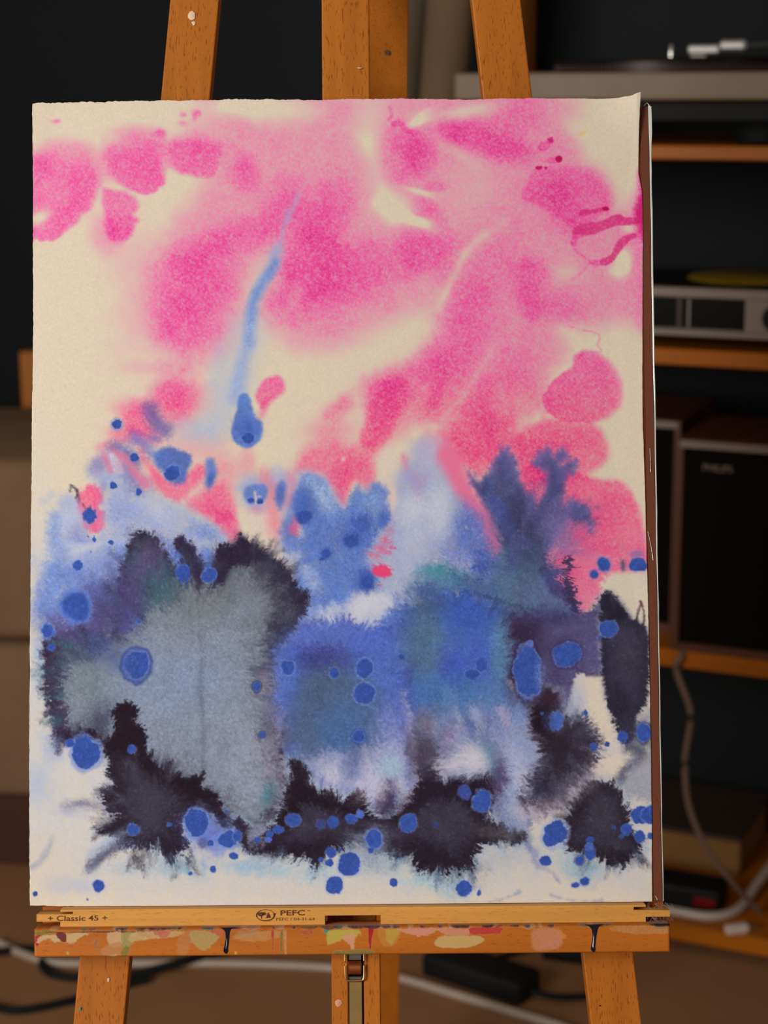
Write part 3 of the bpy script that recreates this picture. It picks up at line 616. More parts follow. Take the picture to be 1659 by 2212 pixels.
IB('B1', (128, 150, 212), .75, 700, 1560, 300, 130, -10); IB('B1', (140, 160, 216), .6, 800, 1150, 200, 130, 20); IB('B1', (118, 142, 210), .7, 430, 1700, 260, 130, 10); IB('B1', (112, 134, 206), .7, 620, 1880, 180, 160); IB('B1', (104, 128, 204), .6, 1180, 1480, 160, 90, 20); IB('B1', (112, 132, 206), .6, 260, 2000, 220, 150); IB('B1', M, .5, 250, 1680, 170, 130); IB('B1', M, .5, 1420, 1330, 130, 60, 25); IB('B1', M, .4, 780, 1480, 120, 60)
IB('B1', M, .6, 150, 1900, 110, 130); IB('B1', M, .5, 560, 1800, 120, 100)
IB('B1', V, .45, 560, 790, 80, 60, -30); IS('B1', (96, 104, 178), .7, 26, [(690,655),(760,670),(830,720),(860,760)], 16); IS('B1', (112, 112, 178), .6, 34, [(780,800),(830,870),(870,950)], 24)
IS('B1', (236, 120, 150), .75, 16, [(690,690),(770,740),(850,840),(900,900),(945,950)], 12); IS('B1', (236, 110, 145), .7, 18, [(920,650),(930,740),(970,800),(1010,900),(1040,960)], 14); IS('B1', (236, 115, 150), .7, 14, [(610,720),(650,790),(665,825)], 10); IS('B1', (236,120,150), .6, 10, [(715,760),(735,830)], 10)
for sx in range(6): IS('B1', (205, 212, 225), .5, 7, [(650 + 8*sx, 700 + 4*sx), (660 + 14*sx, 780), (690 + 12*sx, 850)], 6) if sx % 2 else None
IS('B1', (104, 98, 165), .75, 34, [(980,360),(1010,420),(1040,470),(1090,515)], 16, rough=4); IB('B1', V, .6, 1020, 580, 70, 28, 20); IB('B1', V, .4, 600, 980, 30, 60)
# blue flower
IK('B1', (82, 110, 188), .93, 7, [(1000,720),(1050,680),(1120,650),(1200,670),(1290,700),(1310,760),(1270,850),(1250,920),(1200,940),(1120,920),(1090,860),(1030,800)], rough=3, fin=(4, 3, ('c', 370, 1015, 30)))
DR('B1', 1155, 855, 62, 60, halo=1.2, hal=.3); IS('B1', M, .6, 26, [(850,580),(930,620),(990,690),(1040,730)], 16)
IK('B1', M, .85, 8, [(1420,760),(1480,750),(1510,830),(1500,900),(1460,970),(1425,960),(1430,880)], rough=3); IB('B1', D, .6, 1455, 920, 30, 60, 15)
DR('B1', 710, 468, 40, halo=1.5, hal=.45); DR('B1', 850, 735, 34, halo=1.1); DR('B1', 683, 955, 26, halo=1.3, hal=.4); DR('B1', 886, 1005, 24, 24, halo=1.2, hal=.3)
DR('B1', 495, 1195, 56, 56, halo=1.2, hal=.4); DR('B1', 528, 1385, 14); DR('B1', 665, 1408, 17); DR('B1', 500, 1480, 7); DR('B1', 480, 1358, 7, col=(110,70,140)); DR('B1', 658, 1450, 7); DR('B1', 703, 1220, 4); DR('B1', 398, 1592, 34, halo=1.2, hal=.4)
for pts in ([(330,960),(365,975),(400,1010),(395,1050),(420,1085)], [(340,990),(380,1000),(410,1040)], [(420,1090),(450,1110),(470,1130)]): IS('B1', (60, 62, 78), .8, 6, pts, 4, rough=6)
IS('B1', (160, 185, 215), .5, 12, [(120,1090),(150,1060),(190,1020)], 12)
# pale wash under everything in the middle
IK('F', (150, 168, 216), .85, (14, 26, -90), [(515,1050),(540,1030),(590,1025),(640,1020),(690,1028),(730,1070),(760,1080),(800,1050),(835,1050),(848,1090),(850,1030),(870,1005),(900,960),(930,955),(970,990),(1010,1060),(1045,1130),(1080,1210),(1100,1300),(1100,1420),(900,1460),(640,1460),(600,1380),(650,1310),(635,1240),(600,1190),(610,1130),(590,1080),(570,1110),(530,1090)], rough=4, mul=.3)
IB('B2', (226, 195, 190), .75, 300, 1330, 90, 160, -15); IB('B2', (222, 205, 195), .7, 180, 1250, 90, 90); IB('B2', (222, 208, 195), .7, 1210, 760, 70, 140); IB('B2', (228, 200, 190), .7, 1240, 1050, 40, 120)
IB('B2', (200, 208, 222), .8, 1420, 1130, 130, 110); IB('B2', (190, 200, 222), .6, 1400, 1350, 120, 150); IB('B2', (196, 186, 214), .6, 1560, 700, 120, 140); IB('B2', (182, 190, 222), .5, 1400, 1600, 170, 70)
IS('B2', (236, 130, 150), .7, 26, [(230,870),(275,960),(285,1080),(300,1180),(320,1290)], 20); IS('B2', (236, 140, 160), .6, 24, [(435,880),(440,980),(415,1090)], 18)
# bead row
IK('B2', (96, 128, 200), .9, 6, [(70,1000),(110,960),(190,950),(245,970),(250,1040),(215,1090),(170,1105),(110,1100),(70,1060)], rough=3); DR('B2', 125, 1075, 30, 22, halo=1); DR('B2', 188, 1082, 28, 22, halo=1)
IS('B2', (225, 205, 200), .8, 5, [(150,1010),(160,1060),(158,1095)], 3); IS('B2', (215, 205, 210), .6, 4, [(165,1050),(200,1040)], 3)
IK('B2', (80, 108, 190), .85, 8, [(330,960),(370,920),(395,980),(380,1080),(350,1140),(325,1120),(315,1040)], rough=3)
IB('B2', (170, 182, 220), .5, 330, 870, 60, 60)
# the mid-blue field, centre
IK('B2', M, .93, (7, 14, 90), [(520,880),(580,855),(680,890),(730,950),(780,1060),(840,1130),(890,1080),(920,1000),(975,935),(1010,1010),(1060,980),(1130,940),(1200,980),(1215,1080),(1200,1250),(1130,1320),(1110,1400),(1050,1500),(1040,1600),(1100,1680),(1110,1760),(1040,1820),(950,1810),(860,1900),(700,1960),(580,1900),(480,1830),(430,1740),(500,1500),(400,1500),(360,1300),(420,1180),(470,1280),(520,1360),(530,1290),(470,1200),(440,1100),(470,1000)], rough=5, fin=(5, 4, ('c', 720, 1180, 100)), mul=.25)
IB('B2', (150, 178, 222), .7, 700, 1040, 60, 130, -25); IB('B2', (140, 170, 220), .55, 1080, 1080, 90, 90); IS('B2', (170, 195, 225), .55, 24, [(560,900),(640,960),(700,1060),(760,1150)], 20)
IB('B2', (80, 110, 192), .7, 930, 1370, 150, 140); IB('B2', D, .5, 1180, 1230, 50, 80); IB('B2', (88, 120, 196), .6, 680, 1350, 120, 150); IB('B2', (88, 122, 200), .5, 820, 1650, 180, 120)
IK('B2', D, .7, 9, [(910,1240),(960,1180),(1040,1190),(1090,1270),(1040,1330),(960,1320)], rough=6, fin=(9, 3, ('d', 80)))
DR('B2', 920, 1395, 60, 50, halo=1.5, hcol=(84,112,194), hal=.8, soft=5); DR('B2', 715, 1500, 38, halo=1.5, hcol=(84,112,194), soft=4)
None; None
IS('B2', (182, 198, 226), .7, 22, [(560,1610),(590,1680),(630,1750)], 18)
IB('B2', (72, 104, 186), .9, 540, 1120, 85, 130, 8); DR('B2', 545, 1205, 58, 52, halo=1.25, hcol=(72,104,186), soft=3)
IB('B2', (72, 100, 186), .7, 455, 1770, 35, 45); IB('B2', D, .85, 1030, 1720, 85, 100, -20); None
IB('B2', (72,100,186), .6, 570, 1560, 40, 25)
for x, y, rx, ry, a in ((470,1290,40,60,.75),(480,1340,26,26,.8),(1190,1390,50,26,.7),(1170,1460,55,34,.7),(1230,1500,20,14,.6),(1090,1510,50,30,.6),(1215,1330,30,60,.4)): IB('B2', (232, 90, 135), a, x, y, rx, ry, 25, .5)
IK('B2', (232, 72, 122), .95, 5, [(1060,1630),(1100,1590),(1180,1580),(1230,1610),(1225,1660),(1180,1680),(1110,1660)], rough=2); IB('B2', V, .6, 1075, 1630, 30, 25); DR('B2', 1145, 1740, 8, col=(225,80,130), hal=.2); DR('B2', 1240, 1445, 12, 14, col=(228,90,140), hal=.2)
# pale gap below, then lavender right of it
IB('B2', (206, 212, 216), .9, 690, 1990, 110, 60, -20); IK('B2', (200, 207, 220), .85, 16, [(930,1840),(1050,1800),(1200,1830),(1280,1900),(1260,2000),(1150,2050),(960,2080),(880,2000)], rough=5); IB('B2', (222, 190, 200), .5, 920, 2010, 60, 60); IB('B2', (170, 160, 200), .5, 1150, 1940, 120, 22, 5)
# dark tree, right
BL('F', [(0,(104,106,166)),(12,(88,94,150)),(30,(74,80,128)),(60,(60,62,98))], [(1003,1010),(1035,1040),(1060,1010),(1075,985),(1095,975),(1110,1000),(1122,1040),(1140,1070),(1155,1090),(1170,1080),(1180,1050),(1180,1020),(1155,1005),(1170,985),(1183,968),(1195,990),(1215,975),(1225,985),(1210,1005),(1235,995),(1245,1010),(1215,1030),(1208,1070),(1220,1090),(1240,1080),(1265,1090),(1272,1120),(1280,1140),(1250,1120),(1220,1130),(1200,1160),(1200,1180),(1180,1200),(1190,1240),(1230,1290),(1245,1330),(1180,1360),(1090,1340),(1060,1290),(1060,1230),(1065,1190),(1040,1120),(1030,1070)], soft=10, amp=13, lam=5, rough=5, al=.9)
IK('F', NV, .45, 22, [(1090,1080),(1120,1060),(1150,1090),(1190,1090),(1210,1060),(1215,1110),(1180,1150),(1170,1200),(1150,1250),(1110,1220),(1080,1150)], rough=6); IB('F', (58, 58, 96), .8, 1128, 1140, 32, 60, -20); IB('F', V, .5, 1205, 1120, 30, 40); IB('F', (70, 90, 165), .6, 1075, 1100, 24, 60, -25)
IB('F', (116, 108, 168), .7, 1205, 1150, 50, 40, 20); IB('F', (222, 86, 140), .6, 1250, 1160, 20, 16, 20); IB('F', V, .4, 1222, 1180, 30, 25)
IS('F', (236, 118, 158), .95, 44, [(965,985),(1000,1055),(1035,1105),(1055,1150),(1068,1190)], 16, taper=.5, rough=4)
# blue field, left of the pink diagonal
IB('F', (84, 110, 190), .8, 1020, 1150, 35, 60, -20, streak=(.5, 5, ('d', 90))); IB('F', (96, 118, 196), .6, 985, 1180, 40, 60); IB('F', (60, 84, 168), .85, 1045, 1225, 28, 36); IB('F', (200, 208, 222), .8, 950, 1105, 26, 60)
# teal field under the tree
IK('F', (84, 122, 156), .9, (14, 30, 180), [(900,1250),(940,1225),(980,1230),(1030,1260),(1060,1245),(1080,1190),(1120,1170),(1160,1190),(1180,1250),(1210,1290),(1240,1330),(1180,1345),(1100,1320),(1010,1290),(940,1290),(880,1300)], rough=6, mul=.2)
IB('F', (62, 72, 104), .7, 1140, 1195, 40, 60); IB('F', (96, 108, 148), .6, 1150, 1275, 60, 40); IB('F', (70, 150, 165), .7, 960, 1238, 50, 16, 12); IB('F', (64, 88, 138), .6, 1020, 1258, 50, 16, 20); IB('F', (98, 100, 150), .5, 1200, 1300, 40, 30)
BL('F', [(0,(62,58,104)),(8,(70,66,116)),(24,(84,80,132))], [(1172,1195),(1185,1215),(1198,1232),(1214,1236),(1206,1250),(1216,1270),(1215,1290),(1195,1282),(1180,1262),(1170,1230)], soft=6, amp=10, lam=3, rough=6, al=.7)
IK('F', (52, 50, 84), .9, 3, [(1217,1210),(1226,1200),(1240,1220),(1232,1240),(1240,1260),(1250,1300),(1246,1325),(1225,1300),(1215,1270),(1222,1240)], rough=5, fin=(8, 3, ('c', 1222, 1265, 30)))
IK('F', (70, 62, 110), .6, 4, [(1172,1200),(1185,1225),(1200,1250),(1215,1265),(1215,1285),(1180,1265)], rough=5, fin=(10, 3, ('d', 100)))
IS('F', (52, 62, 100), .8, 7, [(1005,1280),(1050,1288),(1100,1305),(1150,1318),(1175,1328)], 5, rough=6)
# right-centre blue and teal
BL('F', [(0,(58,80,136)),(10,(64,92,168)),(28,(74,110,188)),(60,(74,114,172)),(100,(84,124,164))], [(870,1290),(900,1275),(950,1290),(1000,1290),(1050,1300),(1100,1325),(1110,1400),(1095,1440),(1100,1490),(1130,1520),(1150,1570),(1140,1640),(1100,1680),(1080,1640),(1040,1590),(960,1560),(900,1600),(880,1560),(870,1500),(880,1400),(860,1340)], soft=12, amp=14, lam=5, rough=7, inner=1.8)
IB('F', (100, 135, 165), .85, 915, 1400, 50, 90, 0, streak=(.4, 4, ('d', 60))); IB('F', (70, 105, 178), .8, 1000, 1350, 60, 50); IB('F', (62, 95, 175), .7, 960, 1300, 60, 26); IB('F', (70, 110, 190), .7, 930, 1490, 60, 50); IB('F', (92, 130, 160), .8, 1075, 1430, 24, 90, 8, streak=(.4, 4, ('d', 160))); IB('F', (120, 150, 175), .6, 1085, 1400, 20, 40)
IB('F', (78, 94, 190), .85, 975, 1440, 36, 50); IB('F', (80, 108, 195), .8, 1035, 1425, 36, 55)
for cx_, cy_, n_, rr in ((930,1300,9,42),(900,1330,8,30),(985,1290,6,30)):
    for a in range(n_): 
        an = 2.2 + a*.33; IS('F', (58, 84, 172), .6, 6, [(cx_ + rr*.5*np.cos(an), cy_ + rr*.5*np.sin(an)), (cx_ + rr*np.cos(an+.1), cy_ + rr*np.sin(an+.1))], 6, rough=5)
IS('F', (66, 90, 180), .85, 16, [(855,1290),(870,1310),(885,1330),(890,1345)], 12, rough=6); IB('F', (72, 98, 184), .8, 860, 1335, 40, 30)
# central paw
IB('F', M, .7, 690, 1335, 60, 30); IB('F', M, .7, 850, 1340, 50, 30); IB('F', (120, 146, 214), .6, 660, 1330, 40, 40)
IK('F', (80, 104, 184), .85, 26, [(596,1440),(630,1390),(680,1350),(760,1350),(850,1350),(900,1400),(905,1560),(900,1660),(860,1700),(700,1680),(610,1640),(590,1540)], rough=8)
BL('F', [(0,(70,80,160)),(10,(78,98,186)),(30,(92,118,206)),(58,(84,112,182)),(90,(82,106,146))], [(596,1445),(610,1405),(640,1385),(655,1352),(690,1340),(712,1352),(742,1335),(770,1350),(800,1335),(830,1352),(868,1345),(892,1372),(884,1402),(900,1430),(878,1470),(888,1520),(880,1560),(897,1605),(893,1650),(897,1690),(870,1735),(830,1762),(806,1745),(780,1715),(745,1715),(715,1705),(680,1680),(655,1640),(622,1645),(606,1600),(586,1570),(598,1520),(586,1480)], soft=13, amp=13, lam=5, rough=8, inner=2.0)
for cx_, cy_, an_, ln_ in ((650,1400,80,40),(700,1405,95,46),(735,1425,70,40),(820,1400,110,40),(855,1440,150,36),(612,1500,10,34),(606,1560,-10,34),(620,1610,-25,36),(640,1500,20,36),(870,1530,170,30),(862,1590,200,34)):
    for q_ in range(4):
        a_ = np.radians(an_ + 16*(q_ - 1.5)); IS('F', random.choice([(72,78,150),(84,84,160),(66,86,160),(120,140,215)]), .5, 9, [(cx_ + 4*q_, cy_ - 5*q_), (cx_ + 4*q_ + ln_*.5*np.cos(a_), cy_ - 5*q_ + ln_*.5*np.sin(a_) + 3), (cx_ + 4*q_ + ln_*np.cos(a_), cy_ + ln_*np.sin(a_))], 9, taper=.2, rough=7)
IK('F', (84, 108, 146), .7, 26, [(660,1420),(700,1410),(720,1480),(760,1480),(790,1520),(830,1560),(830,1600),(770,1640),(700,1650),(650,1620),(630,1560),(630,1480)], rough=8, fin=(10, 5, ('c', 720, 1550, 80)))
IB('F', (78, 120, 186), .8, 730, 1575, 55, 50); IB('F', (76, 96, 128), .6, 690, 1480, 50, 70); IB('F', (70, 98, 190), .7, 640, 1440, 50, 60); IB('F', (64, 74, 156), .7, 700, 1400, 50, 30); IB('F', (74, 100, 194), .7, 800, 1400, 70, 50); IB('F', (70, 88, 182), .6, 865, 1470, 30, 90); IB('F', (66, 80, 130), .6, 610, 1560, 26, 70); IB('F', (84, 108, 190), .7, 700, 1380, 70, 30); IB('F', (76, 82, 168), .6, 690, 1415, 70, 24, 0, streak=(.6, 4, ('d', 90))); IB('F', (84, 116, 200), .5, 840, 1440, 40, 90)
IK('F', (180, 180, 212), .88, 20, [(640,1640),(700,1620),(780,1620),(830,1600),(880,1600),(893,1660),(880,1710),(850,1745),(820,1760),(800,1735),(780,1712),(735,1705),(690,1680),(660,1660)], rough=6, fin=(12, 5, ('c', 760, 1560, 110)), mul=.25)
IB('F', (150, 160, 205), .6, 850, 1590, 40, 70); IB('F', (170, 195, 215), .7, 845, 1655, 30, 26); IB('F', (108, 118, 165), .65, 765, 1645, 22, 40, 25, streak=(.5, 3, ('d', 100))); IB('F', (186, 200, 216), .6, 715, 1665, 20, 26)
None
# big grey bloom at left
GB = [(505,1182),(521,1160),(545,1172),(563,1182),(595,1205),(614,1220),(635,1260),(660,1294),(652,1332),(622,1370),(601,1404),(593,1446),(588,1484),(600,1522),(590,1564),(606,1598),(600,1640),(612,1690),(597,1741),(566,1792),(548,1815),(530,1790),(490,1755),(437,1724),(380,1670),(318,1640),(268,1606),(209,1585),(141,1606),(116,1570),(100,1463),(96,1400),(125,1368),(170,1362),(215,1370),(243,1372),(250,1300),(262,1250),(280,1175),(300,1150),(335,1165),(360,1198),(380,1218),(385,1168),(405,1175),(430,1200),(445,1228),(465,1195),(480,1176)]
IK('F', (108, 116, 132), .97, 26, [(560,1180),(620,1300),(600,1420),(585,1560),(620,1690),(560,1830),(440,1780),(300,1680),(180,1610),(120,1560),(110,1420),(250,1350),(350,1230)], rough=8)
BL('F', [(0,(46,38,60)),(9,(54,52,74)),(22,(76,82,98)),(42,(102,111,122)),(75,(120,129,140)),(130,(130,141,160))], GB, soft=6, amp=15, lam=4.5, inner=1.9, rough=5, wdir=(-60,.28,1.2))
IK('F', (136, 150, 170), .75, 70, [(330,1380),(420,1350),(520,1340),(560,1440),(560,1560),(570,1700),(540,1770),(480,1700),(400,1620),(300,1580),(200,1560),(160,1480),(220,1440)], rough=10)
IB('F', (112, 126, 128), .6, 190, 1470, 60, 70); IB('F', (112, 122, 128), .6, 440, 1290, 80, 50); IB('F', (128, 150, 184), .55, 380, 1470, 130, 60); IB('F', (150, 158, 176), .5, 540, 1640, 60, 110)
IS('F', (78, 86, 100), .38, 5, [(430,1240),(428,1330),(436,1420),(434,1500),(440,1580),(438,1660)], 8, rough=5); IS('F', (96, 110, 140), .4, 4, [(205,1440),(208,1500),(206,1560)], 8)
# its dark rims
BL('F', [(0,(42,34,56)),(16,(44,38,58)),(40,(58,58,76)),(60,(84,88,100))], [(500,1190),(521,1160),(545,1172),(563,1182),(595,1205),(614,1220),(635,1260),(660,1294),(652,1332),(622,1370),(601,1400),(585,1385),(592,1340),(596,1300),(570,1262),(540,1232),(500,1224)], soft=18, amp=18, lam=4.5, inner=2.2, al=.38)
IS('F', (70, 68, 96), .3, 26, [(600,1410),(575,1450),(575,1490),(592,1520)], 26); IS('F', (80, 80, 112), .3, 24, [(575,1560),(600,1570),(592,1610),(600,1650)], 24)
for pts in ([(545,1445),(560,1460),(575,1440)], [(560,1590),(590,1580),(620,1590)]): IS('F', (60, 60, 90), .6, 14, pts, 12)
IK('F', (54, 42, 72), .7, 10, [(92,1380),(120,1370),(140,1380),(135,1440),(130,1500),(145,1560),(170,1590),(160,1610),(125,1605),(112,1560),(100,1500),(90,1440)], rough=6, fin=(15, 4, ('d', 200)))
IK('F', (62, 74, 100), .7, 14, [(120,1400),(170,1370),(230,1390),(190,1430),(150,1440),(130,1500)], rough=6, fin=(12, 5, ('d', 150)))
IK('F', (60, 60, 88), .6, 14, [(275,1145),(300,1160),(330,1165),(355,1195),(370,1240),(385,1270),(375,1320),(340,1300),(310,1320),(290,1340),(265,1370),(245,1360),(250,1320),(260,1280),(280,1250),(300,1215),(290,1180)], rough=6, fin=(17, 4, ('d', 235)))
IB('F', (84, 92, 130), .7, 330, 1240, 45, 40, 30, streak=(.5, 4, ('d', 50))); IB('F', (54, 90, 106), .8, 345, 1285, 50, 26, 20, streak=(.6, 4, ('d', 60))); IB('F', (72, 84, 156), .8, 280, 1330, 30, 36, 0, streak=(.5, 4, ('d', 70))); IB('F', (84, 82, 140), .75, 170, 1355, 80, 34, 0); IB('F', (80, 80, 136), .8, 225, 1320, 46, 60, 30); IB('F', (70, 70, 120), .7, 255, 1290, 40, 50, 30); IB('F', (88, 90, 150), .5, 215, 1290, 40, 40, 30, streak=(.5, 4, ('d', 40)))
IK('F', (86, 80, 130), .7, 12, [(110,1340),(150,1355),(190,1340),(220,1290),(240,1310),(230,1360),(200,1385),(150,1380),(110,1370)], rough=7, fin=(10, 4, ('d', 220)))
IK('F', (52, 42, 72), .92, 6, [(378,1165),(395,1165),(412,1180),(425,1200),(440,1230),(432,1262),(420,1240),(405,1225),(390,1225),(380,1200)], rough=4, fin=(13, 3.5, ('d', 250)))
IK('F', (44, 36, 56), .95, 6, [(470,1180),(500,1185),(530,1168),(550,1180),(540,1220),(505,1225),(480,1250),(468,1262),(475,1225),(462,1205)], rough=4, fin=(13, 3.5, ('d', 240)))
IB('F', (62, 96, 104), .7, 390, 1232, 24, 30, 10, streak=(.5, 4, ('d', 60)))
IK('F', M, .8, 9, [(372,1190),(382,1230),(400,1235),(388,1200)], rough=3)
DR('B1', 1238, 1650, 56, 66, halo=1.15, ring=(40,40,70)); DR('B1', 1445, 1670, 62, 58, halo=1.2, ring=(40,40,70)); IB('B1', (112, 140, 214), .9, 1430, 1530, 60, 80, -15); IB('B1', (112, 140, 214), .8, 1200, 1560, 30, 70, -15)
IS('B1', (48, 42, 66), .7, 8, [(1180,1600),(1220,1580),(1280,1640),(1290,1700)], 5, rough=8); IS('B1', (48, 42, 66), .8, 16, [(1360,1580),(1375,1680),(1365,1760)], 10, rough=5); IS('B1', (48, 42, 66), .8, 22, [(1510,1580),(1540,1660),(1500,1720)], 14, rough=6)
DR('B1', 380, 1920, 105, 112, halo=1.35, hcol=(92,122,202), soft=9); DR('B1', 155, 2110, 48, 52, halo=1.3, soft=5); DR('C1', 190, 105, 26, halo=1.2, soft=4); DR('B1', 885, 2035, 20, 16)
# black diagonal and the dark lower left
IB('C1', (66, 70, 92), .75, 600, 680, 160, 120, -20); IB('C1', (58, 56, 80), .7, 420, 780, 180, 60, 10)
BL('C1', [(0,(48,40,58)),(6,(40,32,46)),(16,(40,31,43)),(45,(54,49,68)),(90,(62,58,76))], [(700,620),(740,575),(800,560),(870,595),(880,640),(820,680),(900,730),(945,800),(930,900),(985,970),(1060,1070),(1180,1100),(1290,1150),(1395,1115),(1380,1220),(1480,1250),(1530,1330),(1560,1420),(1640,1500),(1640,1540),(1560,1520),(1450,1420),(1330,1380),(1250,1440),(1230,1560),(1270,1680),(1200,1740),(1160,1830),(1090,1750),(1000,1690),(900,1690),(800,1680),(720,1650),(640,1600),(560,1560),(680,1490),(700,1420),(600,1340),(640,1250),(710,1190),(640,1110),(650,1000),(600,930),(640,850),(690,780)], soft=4, amp=10, lam=4, halo=(16,(150,170,196),.6))
IK('C1', (36, 25, 36), .95, 12, [(700,620),(740,575),(800,560),(870,595),(880,640),(820,680),(900,730),(945,800),(930,900),(985,970),(1060,1070),(1180,1100),(1290,1150),(1395,1115),(1380,1220),(1480,1250),(1530,1330),(1560,1420),(1640,1500),(1640,1540),(1480,1420),(1300,1350),(1150,1230),(1000,1120),(860,1030),(760,960),(650,950),(590,880),(640,830),(690,760)], rough=5, fin=(8, 4, ('d', -55)))
IK('C1', (40, 28, 46), .9, 9, [(200,820),(260,760),(330,775),(430,765),(560,800),(620,860),(600,920),(560,850),(430,800),(330,820),(270,880),(240,950),(210,920)], rough=6, fin=(9, 4, ('d', 90)))
IB('C1', (66, 62, 76), .7, 960, 1330, 170, 170)
IK('C1', (74, 76, 110), .8, 10, [(470,1890),(500,1800),(580,1720),(680,1650),(780,1620),(900,1660),(850,1700),(740,1720),(640,1790),(540,1870)], rough=5, fin=(10, 3.5, ('d', 70)))
IS('C1', (60, 60, 110), .5, 14, [(300,1380),(420,1350),(520,1370),(640,1420)], 16, rough=8)
IS('C1', (150, 175, 215), .6, 16, [(500,1750),(600,1690),(700,1620),(770,1580)], 12)
IK('C1', (40, 32, 50), .85, 10, [(1080,1700),(1200,1640),(1250,1680),(1200,1750),(1165,1830),(1110,1770)], rough=4, fin=(9, 3, ('d', 90)))
# bottom washes
for x, y, rx, ry, c, al, tl in ((150,1500,260,120,(205,207,208),.5,'C1'),(60,1200,110,160,(168,188,218),.55,'C1'),(200,900,80,100,(150,172,220),.5,'C1'),(330,1420,160,40,(178,186,210),.5,'C1'),(900,1860,300,70,(168,190,205),.55,'C1'),(1250,1850,110,80,(110,160,190),.6,'C1'),(380,2000,250,60,(172,186,214),.5,'C1'),(60,400,40,300,(196,205,215),.6,'C1'),(90,250,40,160,(120,170,205),.45,'C1'),(1000,2010,400,60,(196,202,202),.3,'C1'),(100,1820,230,220,(222,208,180),.35,'C1'),
        (120,1850,260,70,(140,180,210),.65,'C2'),(340,1900,120,50,(150,192,215),.5,'C2'),(650,1900,160,70,(160,192,212),.55,'C2'),(1250,1850,220,90,(176,194,205),.5,'C2'),(1560,1960,160,60,(150,196,215),.55,'C2'),
        (80,1960,120,120,(140,180,205),.6,'C3'),(450,1760,260,110,(170,180,196),.55,'C3'),(950,1760,150,130,(168,190,205),.55,'C3'),(1120,1880,120,90,(100,160,200),.6,'C3'),(1300,1950,260,60,(196,200,206),.4,'C3')): IB(tl, c, al, x, y, rx, ry, 0, .4)
for pts in ([(20,1860),(80,1830),(130,1770),(170,1700),(190,1620)],): IS('C1', (120, 135, 180), .45, 7, pts, 8, rough=6)
# dark centre bottom
BL('F', [(0,(48,40,58)),(6,(40,32,46)),(16,(40,31,43)),(45,(54,49,68)),(90,(62,58,76))], [(624,1644),(640,1640),(655,1655),(668,1670),(668,1695),(690,1712),(710,1705),(730,1722),(742,1735),(762,1712),(782,1712),(795,1735),(800,1762),(815,1768),(845,1765),(862,1738),(890,1712),(905,1690),(905,1665),(935,1665),(960,1690),(990,1670),(1040,1675),(1070,1665),(1078,1700),(1070,1740),(1045,1765),(1075,1785),(1110,1792),(1135,1805),(1128,1822),(1090,1818),(1045,1825),(1028,1850),(1020,1868),(1000,1880),(975,1880),(935,1880),(900,1868),(885,1842),(858,1855),(835,1838),(808,1838),(768,1815),(740,1832),(705,1838),(684,1876),(664,1853),(640,1848),(612,1845),(592,1842),(560,1840),(530,1838),(516,1815),(508,1790),(512,1768),(526,1782),(537,1790),(538,1806),(560,1812),(574,1795),(600,1775),(612,1750),(610,1718),(632,1690),(630,1662)], soft=4, amp=11, lam=4, rough=4, halo=(20,(140,172,200),.65))
IK('F', (35, 24, 36), .93, 9, [(624,1644),(640,1640),(655,1655),(668,1670),(668,1695),(690,1712),(710,1705),(730,1722),(742,1735),(762,1712),(782,1712),(795,1735),(800,1765),(770,1760),(740,1755),(700,1745),(660,1735),(630,1760),(605,1790),(590,1810),(600,1780),(612,1750),(610,1718),(632,1690),(630,1662)], rough=4, fin=(6, 4, ('d', 90)))
IK('F', (38, 28, 42), .93, 12, [(862,1738),(890,1712),(905,1690),(905,1665),(935,1665),(960,1690),(990,1670),(1060,1672),(1078,1700),(1068,1740),(1040,1760),(980,1730),(930,1730),(880,1760)], rough=5, fin=(8, 4, ('d', 80)))
IB('F', (36, 26, 40), .8, 940, 1850, 70, 30, 20); IB('F', (36, 26, 40), .8, 640, 1835, 90, 16); IB('F', (64, 58, 76), .6, 980, 1790, 40, 40)
IK('F', (46, 32, 58), .8, 14, [(818,1700),(845,1680),(862,1700),(858,1740),(835,1765),(815,1755)], rough=5, fin=(10, 4, ('d', 110)))
for x, y in ((752,1722),(774,1706)): DR('F', x, y, 4.5, col=(36,26,40), hal=0)
IB('F', (120, 130, 160), .6, 790, 1800, 46, 20, -10); IB('F', (130, 150, 175), .7, 800, 1835, 40, 40, 30); IB('F', (52, 44, 60), .9, 780, 1790, 20, 12)
IK('F', (46, 40, 54), .8, 18, [(885,1600),(920,1570),(950,1590),(950,1640),(930,1680),(900,1670),(892,1640)], rough=6); IB('F', (128, 122, 148), .6, 950, 1570, 40, 30, 20); IB('F', (66, 62, 88), .7, 910, 1620, 30, 60)
IK('F', (130, 134, 160), .85, 8, [(538,1790),(560,1780),(575,1790),(572,1810),(566,1832),(560,1815),(553,1835),(548,1815),(540,1838),(536,1815)], rough=3)
